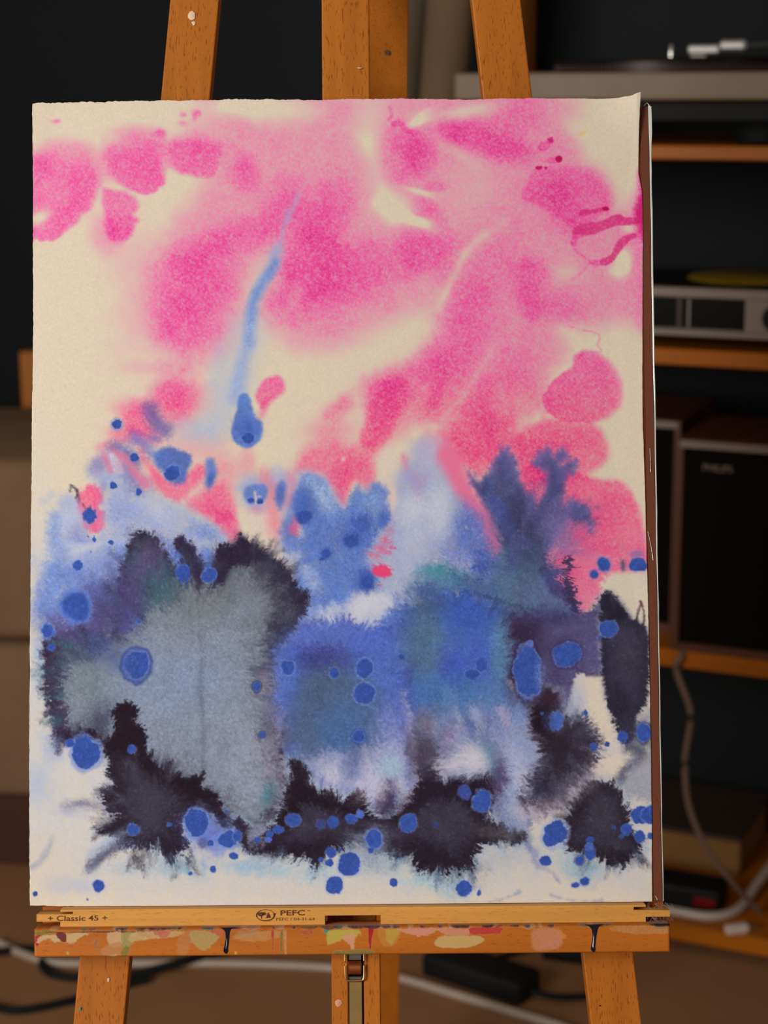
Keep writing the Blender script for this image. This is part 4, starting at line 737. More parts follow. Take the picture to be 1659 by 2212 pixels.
# right: pale fan and the black swoosh
BL('F', [(0,(112,124,168)),(20,(134,152,192)),(60,(156,172,202))], [(900,1560),(950,1530),(1000,1520),(1060,1530),(1110,1510),(1150,1530),(1160,1590),(1180,1630),(1200,1680),(1180,1730),(1140,1790),(1100,1790),(1060,1740),(1080,1700),(1060,1670),(1010,1680),(960,1670),(940,1620)], soft=16, amp=16, lam=5, inner=1.5)
IB('F', (84, 118, 182), .8, 1000, 1535, 90, 36, 0); IB('F', (112, 146, 196), .6, 1080, 1540, 70, 40); IB('F', (92, 112, 160), .6, 1020, 1565, 70, 26, 0); IB('F', (110, 140, 190), .6, 1100, 1560, 60, 50); IB('F', (168, 176, 208), .75, 1120, 1660, 50, 90, -10, streak=(.5, 5, ('c', 960, 1430, 150))); IB('F', (120, 112, 150), .7, 970, 1600, 26, 50, 10); IB('F', (90, 130, 165), .8, 1045, 1600, 20, 70, -25); IB('F', (196, 200, 214), .8, 1015, 1635, 30, 30, 40); IB('F', (190, 186, 205), .7, 980, 1655, 40, 20); IB('F', (78, 60, 100), .8, 1078, 1680, 16, 50, 0); IB('F', (100, 110, 170), .7, 1050, 1570, 60, 40)
IS('F', (90, 125, 150), .6, 12, [(1040,1560),(1055,1620),(1070,1680)], 14)
VP = [(1102,1330),(1160,1335),(1240,1330),(1275,1318),(1300,1300),(1312,1350),(1308,1400),(1306,1452),(1280,1462),(1250,1452),(1238,1470),(1232,1500),(1215,1530),(1190,1530),(1160,1500),(1110,1470),(1085,1430),(1085,1380)]
BL('F', [(0,(62,54,98)),(5,(80,76,122)),(30,(84,80,124)),(70,(72,66,106))], VP, soft=5, amp=6, lam=4, rough=4)
IB('F', (52, 38, 66), .9, 1125, 1365, 44, 40); IB('F', (66, 60, 104), .6, 1180, 1330, 60, 20); IB('F', (54, 40, 74), .8, 1110, 1440, 24, 60); IB('F', (94, 92, 142), .6, 1280, 1400, 30, 50); IB('F', (64, 58, 100), .7, 1190, 1490, 40, 30)
IS('F', (58, 48, 90), .8, 6, [(1235,1440),(1262,1455),(1285,1460),(1306,1452)], 5, rough=5, )
BL('F', [(0,(70,68,92)),(10,(54,48,66)),(30,(42,34,48)),(70,(40,32,44))], [(1148,1545),(1158,1515),(1178,1488),(1200,1495),(1212,1530),(1225,1552),(1258,1542),(1285,1560),(1296,1605),(1290,1645),(1275,1680),(1245,1718),(1210,1745),(1175,1756),(1140,1750),(1122,1728),(1138,1690),(1158,1665),(1168,1640),(1160,1610),(1150,1580)], soft=10, amp=12, lam=5, halo=(22,(160,165,190),.6))
IB('F', (82, 84, 104), .8, 1265, 1570, 30, 34); IB('F', (78, 80, 104), .7, 1225, 1690, 50, 30, -40, streak=(.5, 4, ('d', -50))); IB('F', (62, 66, 96), .7, 1170, 1720, 30, 20); IB('F', (34, 22, 32), .9, 1165, 1565, 20, 50, -15); IB('F', (58, 34, 50), .8, 1185, 1505, 26, 14, 20); IB('F', (120, 130, 160), .5, 1240, 1520, 24, 40, 20)
# white tongue
IK('F', (220, 210, 192), .96, (9, 9, 0), [(1252,1462),(1285,1462),(1312,1464),(1318,1500),(1332,1540),(1330,1590),(1340,1640),(1352,1655),(1335,1672),(1300,1690),(1280,1665),(1295,1640),(1295,1590),(1285,1560),(1262,1550),(1250,1530),(1240,1500)], rough=6)
IB('F', (190, 198, 216), .6, 1250, 1500, 20, 40); IB('F', (196, 202, 220), .6, 1310, 1620, 40, 14); IB('F', (150, 165, 205), .4, 1245, 1530, 24, 30)
IB('F', (226, 216, 196), .7, 1300, 1540, 26, 60, -12); IB('F', (224, 214, 196), .8, 1325, 1650, 26, 22)
# dark right column and the block above it
BL('F', [(0,(42,38,56)),(8,(46,43,62)),(30,(55,53,76)),(60,(60,59,82))], [(1303,1310),(1316,1285),(1330,1300),(1345,1320),(1358,1335),(1385,1355),(1397,1378),(1399,1420),(1394,1460),(1393,1515),(1380,1530),(1370,1550),(1372,1580),(1358,1600),(1345,1600),(1335,1560),(1318,1510),(1310,1460),(1306,1400)], soft=5, amp=7, lam=4, rough=3, halo=(14,(160,165,185),.5), grow=7)
IB('F', (40, 34, 48), .7, 1345, 1520, 24, 40, -15); IB('F', (64, 60, 74), .6, 1360, 1420, 30, 50); IB('F', (34, 30, 44), .8, 1330, 1330, 20, 22, 30)
IK('F', (40, 38, 58), .9, 3, [(1297,1290),(1310,1280),(1322,1300),(1315,1320),(1300,1318)], rough=5, fin=(5, 2.5, ('c', 1308, 1305, 12))); IS('F', (66, 62, 110), .6, 4, [(1245,1330),(1265,1318),(1285,1305),(1300,1308)], 4, rough=6)
IK('F', (142, 148, 166), .85, 8, [(1372,1560),(1400,1530),(1420,1545),(1425,1740),(1400,1730),(1360,1720),(1345,1690),(1355,1665),(1400,1620),(1380,1600)], rough=5, mul=.4); IS('F', (60, 62, 90), .85, 26, [(1360,1610),(1385,1630),(1370,1650),(1348,1668),(1340,1690)], 14, rough=6, taper=.4); IB('F', (165, 170, 186), .7, 1385, 1680, 30, 40); IB('F', (92, 104, 124), .7, 1385, 1605, 22, 26)
for pts in ([(1385,1300),(1378,1330),(1376,1360),(1384,1382)], [(1385,1300),(1393,1330),(1388,1365),(1382,1385)]): IS('F', (50, 44, 60), .85, 5, pts, 3, rough=3)
IS('F', (212, 110, 150), .6, 3, [(1378,1318),(1384,1300),(1392,1310)], 3)
# the round dark bloom, low right
BL('C3', [(0,(50,44,58)),(8,(42,34,46)),(30,(52,47,64)),(70,(62,59,75))], [(985,1480),(1010,1400),(1060,1290),(1120,1215),(1220,1180),(1330,1190),(1410,1280),(1460,1400),(1480,1480),(1500,1600),(1580,1650),(1540,1740),(1440,1810),(1350,1860),(1280,1800),(1200,1750),(1100,1740),(1000,1700),(970,1620),(990,1540)], soft=5, amp=10, lam=4, halo=(22,(150,176,205),.6))
IB('C3', (36, 28, 40), .7, 1090, 1360, 80, 110, 30); IB('C3', (36, 28, 42), .7, 1380, 1770, 130, 60); IB('C3', (64, 60, 74), .6, 1270, 1400, 120, 100)
IS('C3', (200, 185, 195), .6, 34, [(640,1420),(800,1400),(950,1320),(1080,1200),(1180,1100)], 26); IK('C3', (44, 40, 52), .7, 12, [(880,1450),(960,1420),(1010,1440),(990,1500),(920,1480)], rough=4)
IB('C3', (90, 86, 92), .7, 440, 1590, 190, 50, 12); IS('C3', (120, 130, 180), .5, 6, [(650,1660),(700,1740),(760,1840),(860,1900),(920,1990)], 6, rough=7); IS('C3', (130, 140, 180), .5, 4, [(350,2130),(470,2110),(600,2050)], 4, rough=6); IS('C3', (140, 145, 185), .5, 4, [(850,2080),(960,2110),(1100,2130),(1250,2120)], 4, rough=6)
def COMB(list_, cols, al, w_, n_, spread):
    for cx_, cy_, an_, ln_ in list_:
        for q_ in range(n_):
            a_ = np.radians(an_ + spread*(q_ - (n_ - 1)/2)/n_ + random.uniform(-8, 8)); x_, y_ = cx_ + random.uniform(-14, 14), cy_ + random.uniform(-14, 14); l_ = ln_*random.uniform(.6, 1.2)
            IS('F', random.choice(cols), al, w_, [(x_, y_), (x_ + l_*.5*np.cos(a_) + random.uniform(-3, 3), y_ + l_*.5*np.sin(a_) + random.uniform(-3, 3)), (x_ + l_*np.cos(a_), y_ + l_*np.sin(a_))], w_, taper=.15, rough=5)
random.seed(8)
COMB(((300,1330,-120,44),(270,1300,-140,50),(330,1280,-110,50),(290,1230,-120,46),(360,1250,-100,40),(250,1350,-150,40)), [(56,52,84),(62,80,104),(74,74,124),(60,96,112)], .45, 9, 7, 70)
COMB(((120,1450,180,40),(125,1500,180,38),(130,1550,170,36),(150,1400,200,44),(190,1390,230,44)), [(58,48,78),(60,84,104),(70,110,130)], .45, 9, 7, 60)
COMB(((600,1250,-40,50),(620,1300,-10,44),(600,1350,20,44),(570,1215,-60,46),(545,1200,-80,40)), [(44,38,58),(52,48,70),(70,72,90)], .5, 9, 8, 70)
COMB(((970,1500,80,70),(1020,1530,60,80),(1080,1540,50,90),(1120,1580,60,90),(1000,1580,90,60),(1110,1660,75,80),(930,1560,100,60)), [(196,204,220),(150,168,204),(120,150,190),(170,160,196)], .42, 12, 7, 50)
COMB(((900,1330,-90,50),(960,1310,-80,50),(1010,1340,-70,50),(880,1420,-120,50),(1060,1400,-60,60),(1080,1460,-70,60),(930,1400,-90,60)), [(64,90,170),(100,140,200),(90,140,165),(70,104,186)], .42, 10, 7, 80)
COMB(((760,1660,90,50),(820,1670,80,50),(700,1650,110,40),(860,1680,70,50),(790,1620,90,50)), [(206,206,218),(176,190,214),(140,144,190)], .42, 11, 6, 60)
COMB(((1240,1640,60,50),(1200,1690,70,50),(1260,1600,20,40),(1180,1640,100,50),(1220,1580,-30,40)), [(60,56,76),(92,96,120),(44,36,50)], .45, 11, 7, 60)
COMB(((440,1740,60,40),(360,1680,-60,34),(280,1660,-50,30),(250,1720,180,40),(240,1780,170,40),(300,1840,90,34),(400,1850,80,40)), [(44,38,52),(60,56,70),(90,96,112)], .5, 8, 7, 80)
COMB(((600,1845,90,18),(680,1850,80,34),(760,1835,90,22),(860,1850,90,26),(940,1880,90,30),(1010,1880,80,30),(1090,1820,70,24),(330,1830,90,30),(1320,1870,90,26),(1270,1850,100,24),(1380,1850,60,24)), [(60,58,80),(110,150,180),(150,190,210),(50,46,60)], .3, 7, 6, 50)
COMB(((1150,1100,-70,60),(1200,1060,-80,60),(1090,1040,-90,60),(1060,1080,-120,50),(1240,1120,-20,50),(1130,1180,-90,70),(1190,1250,-60,50),(1100,1220,-80,60)), [(84,90,150),(60,62,104),(110,104,164),(70,84,140)], .4, 11, 7, 60)
# beads over the darks
IB('F', (78, 100, 128), .75, 690, 1490, 50, 80, 20); IB('F', (76, 110, 160), .7, 730, 1570, 60, 60); IB('F', (84, 104, 132), .6, 660, 1600, 40, 50)
IB('F', (92, 122, 206), .8, 615, 1440, 26, 60); IB('F', (84, 114, 202), .7, 605, 1520, 22, 40); IB('F', (88, 116, 204), .6, 840, 1410, 50, 50); IB('F', (100, 124, 208), .55, 700, 1370, 70, 26); IB('F', (60, 62, 130), .5, 690, 1425, 60, 22)
IB('F', (80, 110, 138), .8, 910, 1390, 46, 90); IB('F', (72, 92, 120), .6, 925, 1310, 40, 26); IB('F', (62, 92, 190), .7, 1010, 1330, 50, 40); IB('F', (66, 96, 192), .7, 985, 1440, 34, 50); IB('F', (72, 100, 196), .7, 1035, 1400, 34, 50); IB('F', (98, 146, 180), .6, 1085, 1400, 20, 70); IB('F', (72, 118, 176), .7, 960, 1500, 80, 40)
IK('F', (206, 212, 222), .85, 14, [(755,1330),(770,1300),(800,1285),(840,1290),(850,1305),(835,1325),(815,1345),(780,1345)], rough=6); IB('F', (204, 212, 226), .7, 712, 1325, 36, 18, -15); IB('F', (196, 206, 224), .5, 860, 1290, 40, 20)
IS('F', (190, 186, 214), .6, 12, [(872,1500),(886,1560),(894,1620),(897,1680),(880,1720),(862,1750)], 12)
IB('F', (70, 64, 82), .75, 918, 1620, 26, 50); IB('F', (120, 110, 134), .6, 920, 1550, 26, 30); IB('F', (214, 210, 216), .7, 1025, 1640, 34, 24, 20); IB('F', (206, 206, 216), .6, 975, 1650, 26, 16)
IB('F', (206, 206, 222), .6, 720, 1680, 24, 30); IB('F', (204, 202, 222), .7, 800, 1700, 40, 36); IB('F', (150, 190, 206), .5, 840, 1660, 26, 26); IB('F', (96, 110, 160), .6, 762, 1650, 20, 44, 25)
IB('F', (92, 78, 120), .5, 325, 1200, 30, 40, 30); IB('F', (66, 104, 116), .5, 350, 1270, 40, 30); IB('F', (88, 74, 128), .5, 280, 1290, 26, 60, 20); IB('F', (120, 128, 134), .5, 400, 1330, 60, 50)
for x_, y_ in ((575,1480),(600,1560),(585,1620),(600,1690)): IB('F', (146, 140, 160), .5, x_, y_, 22, 40)
IB('F', (70, 130, 150), .6, 580, 1715, 14, 26, 20)
# wet-in-wet: everything laid down so far creeps outwards in fine feathers
def creep(centres, floor=.03):
    global RGB
    full = (slice(0, PNY), slice(0, PNX)); DX = np.zeros_like(GX); DY = np.zeros_like(GX); WS = np.full_like(GX, floor)
    for cx_, cy_, R_, lam_, A_ in centres:
        dx_, dy_ = GX - cx_, GY - cy_; r_ = np.hypot(dx_, dy_) + 1e-3
        g_ = np.exp(-(r_/R_)**2*1.6); n_ = fingers(full, ('c', cx_, cy_, R_*.8), lam_, 900 + int(cx_)); n_ = n_ - .15
        g2 = g_*A_*n_*np.clip(r_/40, 0, 1); DX += g2*dx_/r_; DY += g2*dy_/r_; WS += g_
    DX /= np.maximum(WS, .55); DY /= np.maximum(WS, .55)
    fade = np.clip((GY - 960)/120, 0, 1); DX *= fade; DY *= fade
    gx_ = np.clip((GX + DX - PX0)/PSTEP, 0, PNX - 2.01); gy_ = np.clip((GY + DY - PY0)/PSTEP, 0, PNY - 2.01)
    a_ = gx_.astype(int); b_ = gy_.astype(int); p_ = (gx_ - a_)[..., None].astype(np.float32); q_ = (gy_ - b_)[..., None].astype(np.float32)
    RGB = (RGB[b_, a_]*(1 - p_) + RGB[b_, a_ + 1]*p_)*(1 - q_) + (RGB[b_ + 1, a_]*(1 - p_) + RGB[b_ + 1, a_ + 1]*p_)*q_
creep(((420,1430,260,4.5,30),(200,1480,130,4.5,26),(740,1470,200,4.5,28),(760,1180,130,4.5,18),(990,1400,190,4.5,28),(1150,1230,190,4.5,24),(1060,1640,190,5,34),(1220,1600,130,5,26),(1200,1390,90,4,12),(1320,1780,130,4,22),(1340,1450,110,4,10),(330,1760,160,4,24),(700,1790,170,4,24),(960,1790,150,4,26),(200,1180,180,5,12)))
DR('B1', 1238, 1650, 54, 64, halo=1.15, hcol=(84,112,200)); DR('B1', 1445, 1670, 60, 56, halo=1.2); DR('B1', 380, 1920, 100, 108, halo=1.3, hcol=(92,122,202), soft=9); DR('B1', 155, 2110, 46, 50, halo=1.3, soft=5); DR('C1', 190, 105, 24, halo=1.2, soft=4); DR('B1', 885, 2035, 18, 15)
for a_ in ((710,468,38),(850,735,32),(683,955,26),(886,1005,23),(495,1195,54),(528,1385,14),(665,1408,17),(398,1592,33)): DR('B1', *a_, halo=1.15, hal=.3)
DR('B2', 920, 1395, 56, 48, halo=1.4, hcol=(84,112,194), soft=6); DR('B2', 715, 1500, 36, halo=1.4, hcol=(84,112,194), soft=5); DR('B2', 545, 1205, 56, 50, halo=1.25, hcol=(72,104,186), soft=3); DR('B2', 1040, 1720, 46, 56, halo=1.4, hcol=(66,96,182), soft=6); DR('B2', 1155, 1640, 74, 44, halo=1, col=(230,74,124), hal=0, soft=5)
DR('C1', 870, 250, 95, 110, halo=1.25, ring=(50,60,120), hcol=(84,112,200)); IS('C1', (70, 90, 150), .6, 40, [(560,110),(680,170),(780,230)], 34)
DR('C1', 165, 415, 1, 1); DR('C2', 165, 415, 30, 34, halo=1.2, ring=(50,56,90)); DR('C2', 210, 800, 22, halo=1.2, ring=(60,66,110)); DR('C2', 410, 265, 52, 56, halo=1.3, soft=5); DR('C2', 785, 305, 40, 44, halo=1.3, soft=4); DR('C2', 1025, 270, 66, 74, halo=1.25, soft=5); DR('C2', 1025, 470, 80, 76, halo=1.2, soft=4); DR('C2', 975, 815, 50, 48, halo=1.2, ring=(60,80,150)); DR('C2', 1320, 180, 24, halo=1.1)
DR('C1', 460, 950, 108, 128, halo=1.25, soft=4); DR('C1', 330, 870, 40, 30, halo=1.2); DR('C1', 822, 918, 32, halo=1.3); DR('C1', 838, 1560, 50, 48, halo=1.25); DR('C1', 1125, 1515, 20, halo=1.3)
IB('C1', (104, 126, 208), .95, 1440, 1600, 200, 140, 30); DR('C1', 1345, 1500, 100, 105, halo=1.2); DR('C1', 1590, 1640, 76, 70, halo=1.3); DR('C1', 1455, 1665, 26, halo=1.2); DR('C1', 1640, 1765, 36, 26, halo=1.2); DR('C1', 1395, 1660, 36, 46, col=(70,80,130), al=.6, hal=0, soft=12)
DR('C1', 1475, 1870, 27, halo=1.2, hal=.4); DR('C1', 1294, 1907, 15); DR('C1', 560, 2005, 46, halo=1.2, hal=.5); DR('C1', 55, 2070, 20, halo=1.15); DR('C1', 470, 2115, 9, al=.7); DR('C1', 1580, 1410, 16, halo=1.4); DR('C2', 10, 1610, 34, 44)
DR('C2', 455, 1475, 62, 50, halo=1.2); DR('C2', 775, 1497, 46, halo=1.2, hcol=(70,90,160)); DR('C2', 675, 1515, 36, halo=1.2, col=(62,74,140), soft=8, hal=.3); DR('C2', 920, 1472, 42, 38, halo=1.15); DR('C2', 990, 1430, 32, 36, halo=1.1, col=(84,110,195)); DR('C2', 335, 1555, 40, 34, halo=1.1); DR('C2', 265, 1590, 28, halo=1.1); DR('C2', 255, 1640, 26, 20, halo=1.1, col=(80,104,190)); DR('C2', 170, 1635, 24, halo=1.1)
DR('C2', 1100, 1630, 62, 66, halo=1.3); DR('C2', 1075, 1720, 24, halo=1.3); DR('C2', 1370, 1505, 70, 66, halo=1.15); DR('C2', 1597, 1520, 20, col=(56,70,130), soft=5, hal=0); DR('C2', 755, 1740, 44, halo=1.15); DR('C2', 826, 1715, 18, halo=1.1); DR('C2', 742, 1820, 32, 30, halo=1.1); DR('C2', 678, 1795, 20, halo=1.1)
DR('C2', 905, 1838, 86, 92, halo=1.18, hcol=(150,170,218)); DR('C2', 783, 1995, 70, 74, halo=1.2, hcol=(168,180,218)); DR('C2', 1255, 1978, 31, halo=1.15, hal=.4)
DR('C3', 155, 2028, 62, 64, halo=1.15, hcol=(130,160,215)); DR('C3', 275, 2062, 16, 22); DR('C3', 155, 1255, 52, 58, halo=1.1, col=(64,82,160), soft=6, hal=.4); DR('C3', 300, 1325, 74, 90, halo=1.2); DR('C3', 290, 240, 46, 60, halo=1.1, soft=5); DR('C3', 215, 320, 66, 42, halo=1.1, soft=5)
None
DR('C3', 660, 310, 104, 190, halo=1.12, ring=(46,40,74)); IB('C3', (104, 130, 196), .7, 760, 330, 40, 110); DR('C3', 680, 75, 28, 26, halo=1.1, col=(90,110,180)); DR('C3', 975, 165, 104, 96, halo=1.08, ring=(60,54,96), hcol=(92,118,200)); DR('C3', 890, 690, 54, 72, halo=1.2, col=(74,104,186)); DR('C3', 830, 700, 50, 70, halo=1, col=(60,72,130), al=.5, soft=14, hal=0); DR('C3', 775, 632, 15, halo=1.3)
DR('C3', 1310, 2, 1); DR('B3', 1305, 2095, 76, 66, halo=1.1); DR('B3', 1240, 2165, 14); DR('B3', 1275, 1580, 50, 52, halo=1.3, hal=.5, soft=6); DR('B3', 1192, 1662, 36, 36, halo=1.35, hal=.5, hcol=(150,120,190), soft=5); DR('B3', 1545, 1580, 66, 56, halo=1.15, hal=.5); IB('B3', V, .7, 1540, 1500, 46, 30); IS('B3', (60, 80, 110), .7, 8, [(1420,1560),(1426,1615)], 6)
DR('C3', 1420, 820, 36, 42, halo=1.2, hal=.5); DR('C3', 1297, 880, 22, halo=1.1); DR('C3', 1190, 900, 30, 32, halo=1.2, hal=.5); DR('C3', 1125, 625, 15, 22); DR('C3', 1590, 785, 56, 72, halo=1.15, ring=(60,60,90))
DR('C3', 880, 1590, 100, 100, halo=1.25, hcol=(150,170,214)); DR('C3', 808, 1803, 43, halo=1.15); DR('C3', 1077, 1800, 34, halo=1.2, ring=(90,90,120)); DR('C3', 1165, 1742, 44, 52, halo=1.1, hcol=(120,145,205)); DR('C3', 1150, 1690, 36, 32, halo=1, col=(76,104,184)); DR('C3', 1165, 1637, 28, 22, halo=1.1); DR('C3', 1455, 1560, 44, 46, halo=1.1); DR('C3', 1350, 1540, 18, halo=1.1, col=(56,76,146)); DR('C3', 1410, 1612, 16, col=(56,76,146)); DR('C3', 1560, 1610, 40, 46, halo=1.2); DR('C3', 1650, 1610, 28, 24); DR('C3', 1570, 1450, 80, 70, halo=1.1, hcol=(170,180,215)); DR('C3', 1650, 1440, 76, 76, halo=1.05)
DR('C3', 1042, 1998, 30, 24); DR('C3', 1118, 1972, 34, 34)
# overall granulation of the inks and the paper tooth
lum = RGB.mean(-1); dark = np.clip((150 - lum)/90, 0, 1); inked = np.clip((190 - RGB[..., 0])/60, 0, 1)
RGB *= (1 + np.clip(.013*GRAIN, -.05, .05) + inked*(np.clip(.035*GRAIN, -.08, .10) + .05*noi(24, 7) + .05*noi(9, 14)) + dark*(.05*noi(6, 13) + .06*noi(40, 12)))[..., None]
RGB += (dark*np.maximum(GRAIN - 1.3, 0)*14)[..., None]*np.array([.9, .95, 1.1], np.float32)
def srgb_to_lin(c):
    c = np.clip(c/255., 0, 1)
    return np.where(c <= .04045, c/12.92, ((c + .055)/1.055)**2.4)
SHEET = RGB.copy(); SHEET_STEP = PSTEP
PIGMENT_GAIN = np.array([1.12, 1.12, 1.26], np.float32)      # photographed colours brought to reflectance: the bare paper is near white
# ---------------------------------------------------------------- the easel
LEAN = R(17); EO = Vector((0, 1.35391513, .65431606)); EROT = (-LEAN, 0, 0)
EM = Matrix.Translation(EO) @ Matrix.Rotation(-LEAN, 4, 'X'); EMI = EM.inverted()
foot_u = -EO.z/math.cos(LEAN)                                    # where the leaning plane meets the floor
easel = thing('easel', 'beech studio easel with a paint-smeared ledge', 'easel', EO, EROT)
def lerp_x(u, u0, x0, u1, x1): return x0 + (x1 - x0)*(u - u0)/(u1 - u0)
for a, b in (((-.2301, -.0697), (-.1617, .6574)), ((.1799, -.0718), (.1053, .6563))):
    top = 1.02; bot = foot_u
    xt = lerp_x(top, a[1], a[0], b[1], b[0]); xb = lerp_x(bot, a[1], a[0], b[1], b[0])
    MB().beam((xb, .037, bot + .006), (xt, .037, top), .0405, .020, bev=.0012).build('leg', M_beech, easel)
MB().beam((-.0287, .040, -.02), (-.0285, .040, 1.12), .0395, .022, bev=.0012).build('mast', M_beech, easel)
for x in (-.0381, -.0125): MB().box(x - .0066, x + .0066, .004, .034, -.56, -.034, .0008).build('rail', M_beech, easel)
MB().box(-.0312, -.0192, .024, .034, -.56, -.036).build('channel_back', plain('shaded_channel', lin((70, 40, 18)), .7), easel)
MB().beam((lerp_x(-.50, -.07, -.23, .6574, -.1617) + .01, .0285, -.50), (lerp_x(-.50, -.07, .18, .6563, .1053) - .01, .0285, -.50), .045, .008, side=(0,0,1), bev=.001).build('cross_brace', M_plate, easel)
# rear leg, hinged high on the mast and reaching back to the carpet
p_top = EMI @ Vector((.003, 1.70, 1.46)); p_bot = EMI @ Vector((-.013, 2.12, .004))
MB().beam(p_top, p_bot, .048, .022, bev=.001).build('rear_leg', M_beech, easel)
MB().tube([(-.06, .052, .83), (.01, .052, .83)], .004, 10).build('hinge_bolt', M_steel, easel, True)
# ratchet under the ledge
MB().box(-.0313, -.0206, .006, .0085, -.52, -.056, .0004).build('ratchet_strip', M_brass, easel)
MB().box(-.0318, -.0208, .0035, .009, -.0605, -.0560, .0005).build('latch_plate', M_steel, easel)
MB().lathe([(.0050, -.0052), (.0056, -.0046), (.0056, .0046), (.0050, .0052)], 20, 'X', (-.0262, .0045, -.0490)).build('roller', M_copper, easel, True)
MB().box(-.0310, -.0212, .004, .007, -.043, -.036).build('latch_tab', M_steel, easel)
MB().tube(curve_pts([(-.0338, .001, -.0375), (-.0338, .001, -.050), (-.0334, .001, -.0565), (-.0318, .001, -.0585), (-.0262, .001, -.0588), (-.0206, .001, -.0585), (-.0192, .001, -.0565), (-.0188, .001, -.050), (-.0188, .001, -.0375)], 4), .0008, 8).build('wire_bail', M_brass, easel, True)
for x in (-.0405, -.0125): MB().lathe([(.0026, -.0004), (.0022, .0018)], 16, 'Z', (x, -.006, -.0352)).build('screw', M_steel, easel)
# back plate of the ledge
MB().prism([(-.275, -.033), (-.056, -.033), (-.056, -.0030), (0, -.0030), (0, -.033), (.22, -.033), (.22, .0105), (.2193, .0112), (-.2743, .0112), (-.275, .0105)], .0105, .0240).build('back_plate', M_plate, easel)
# ---- front ledge: its face carries years of paint
def set_sheet(x0, y0, step, nx, ny, base):
    global PX0, PY0, PSTEP, PNX, PNY, GX, GY, RGB, COVER, GRAIN
    PX0, PY0, PSTEP, PNX, PNY = x0, y0, step, nx, ny
    GX, GY = np.meshgrid(PX0 + PSTEP*np.arange(PNX), PY0 + PSTEP*np.arange(PNY)); GX = GX.astype(np.float32); GY = GY.astype(np.float32)
    NOI.clear(); RGB = np.zeros((PNY, PNX, 3), np.float32) + np.array(base, np.float32); COVER = np.zeros((PNY, PNX), np.float32); GRAIN = make_grain()
TILES.update({'L': (0, 1900, .50030), 'M': (600, 1900, .54249), 'Q': (0, 1990, .18083)})
set_sheet(72, 1999, 1.5, 920, 47, (200, 160, 110))
BE = (206, 176, 130); PKP = (214, 150, 128); YE = (196, 178, 80); GN = (118, 122, 60); RD = (170, 18, 40); CR = (204, 184, 140)
def DAB(t, c, al, pts, fin=(3, 2, ('d', 90)), soft=1.2): IK(t, c, al, soft, pts, rough=1.2, fin=fin)
DAB('Q', (128, 120, 34), .95, [(400,80),(660,75),(690,100),(560,125),(430,140)]); DAB('Q', RD, .95, [(410,150),(490,140),(495,190),(440,200),(450,260),(410,265)])
DAB('Q', BE, .95, [(480,140),(640,120),(1050,110),(940,170),(860,240),(700,220),(640,230),(560,180),(440,240)], (4, 2, ('d', 120))); DAB('Q', (112, 40, 40), .95, [(650,110),(770,110),(775,220),(720,215)], None)
DAB('Q', (74, 26, 26), .85, [(690,85),(1900,85),(1900,100),(690,108)], None); DAB('Q', (98, 76, 70), .55, [(1080,190),(1170,190),(1150,260),(1200,390),(1170,400),(1120,270)], None)
DAB('Q', (210, 172, 132), .9, [(1280,110),(1460,110),(1450,260),(1330,310),(1290,230)]); DAB('Q', (190, 130, 84), .7, [(1200,330),(1300,250),(1440,230),(1440,400),(1250,415)]); DAB('Q', (150, 158, 96), .8, [(1450,110),(1620,110),(1560,250),(1460,300)]); DAB('Q', (120, 122, 50), .85, [(1460,300),(1530,280),(1510,420),(1440,420)]); DAB('Q', CR, .9, [(1300,400),(1390,380),(1370,418),(1290,418)], None); DAB('Q', CR, .9, [(785,355),(805,360),(795,392)], None)
DAB('L', BE, .8, [(580,215),(780,215),(760,240),(640,250),(560,260)]); DAB('L', (200, 90, 80), .7, [(660,215),(730,215),(715,245),(680,238)]); DAB('L', (196, 120, 76), .45, [(770,230),(830,220),(800,325),(765,325)]); DAB('L', (176, 166, 110), .75, [(820,215),(930,215),(950,240),(880,300),(830,270)]); DAB('L', (200, 80, 74), .8, [(890,212),(955,212),(950,240),(920,225)])
DAB('L', (150, 130, 126), .5, [(1020,215),(1120,215),(1050,245)]); DAB('L', (200, 146, 92), .6, [(1000,235),(1200,215),(1190,250),(1060,262)]); DAB('L', RD, .7, [(1170,210),(1180,215),(1178,320),(1172,320)], None); DAB('L', (90, 106, 52), .85, [(1210,215),(1218,230),(1215,318),(1206,300)], None); DAB('L', (206, 176, 140), .5, [(1220,215),(1235,220),(1235,322),(1228,322)], None)
DAB('L', (180, 60, 50), .7, [(1290,210),(1345,210),(1335,235),(1300,228)]); DAB('L', (70, 140, 136), .9, [(1395,208),(1425,208),(1418,236),(1400,228)]); DAB('L', YE, .95, [(1420,215),(1550,210),(1530,250),(1480,250),(1415,280)], (5, 2, ('d', 100))); DAB('L', (220, 160, 130), .9, [(1480,240),(1530,235),(1522,300),(1500,270)]); DAB('L', RD, .95, [(1588,210),(1610,210),(1606,250),(1600,295),(1592,290)], None); DAB('L', GN, .8, [(1450,305),(1595,300),(1600,322),(1450,325)], None); DAB('L', (226, 180, 40), .95, [(1010,308),(1020,308),(1018,322),(1010,322)], None)
DAB('M', (200, 130, 50), .8, [(400,195),(480,190),(470,250),(420,260)]); DAB('M', YE, .6, [(430,195),(490,195),(450,255)]); DAB('M', (222, 150, 136), .9, [(480,192),(640,188),(620,208),(560,222),(510,210)]); DAB('M', (218, 150, 130), .8, [(640,190),(770,190),(740,225),(660,215)]); DAB('M', (196, 50, 56), .9, [(770,190),(890,188),(890,212),(830,216),(775,215)]); DAB('M', (206, 172, 112), .97, [(625,245),(650,222),(720,222),(790,222),(825,235),(800,258),(720,272),(650,270),(625,260)], (2, 2, ('d', 0)))
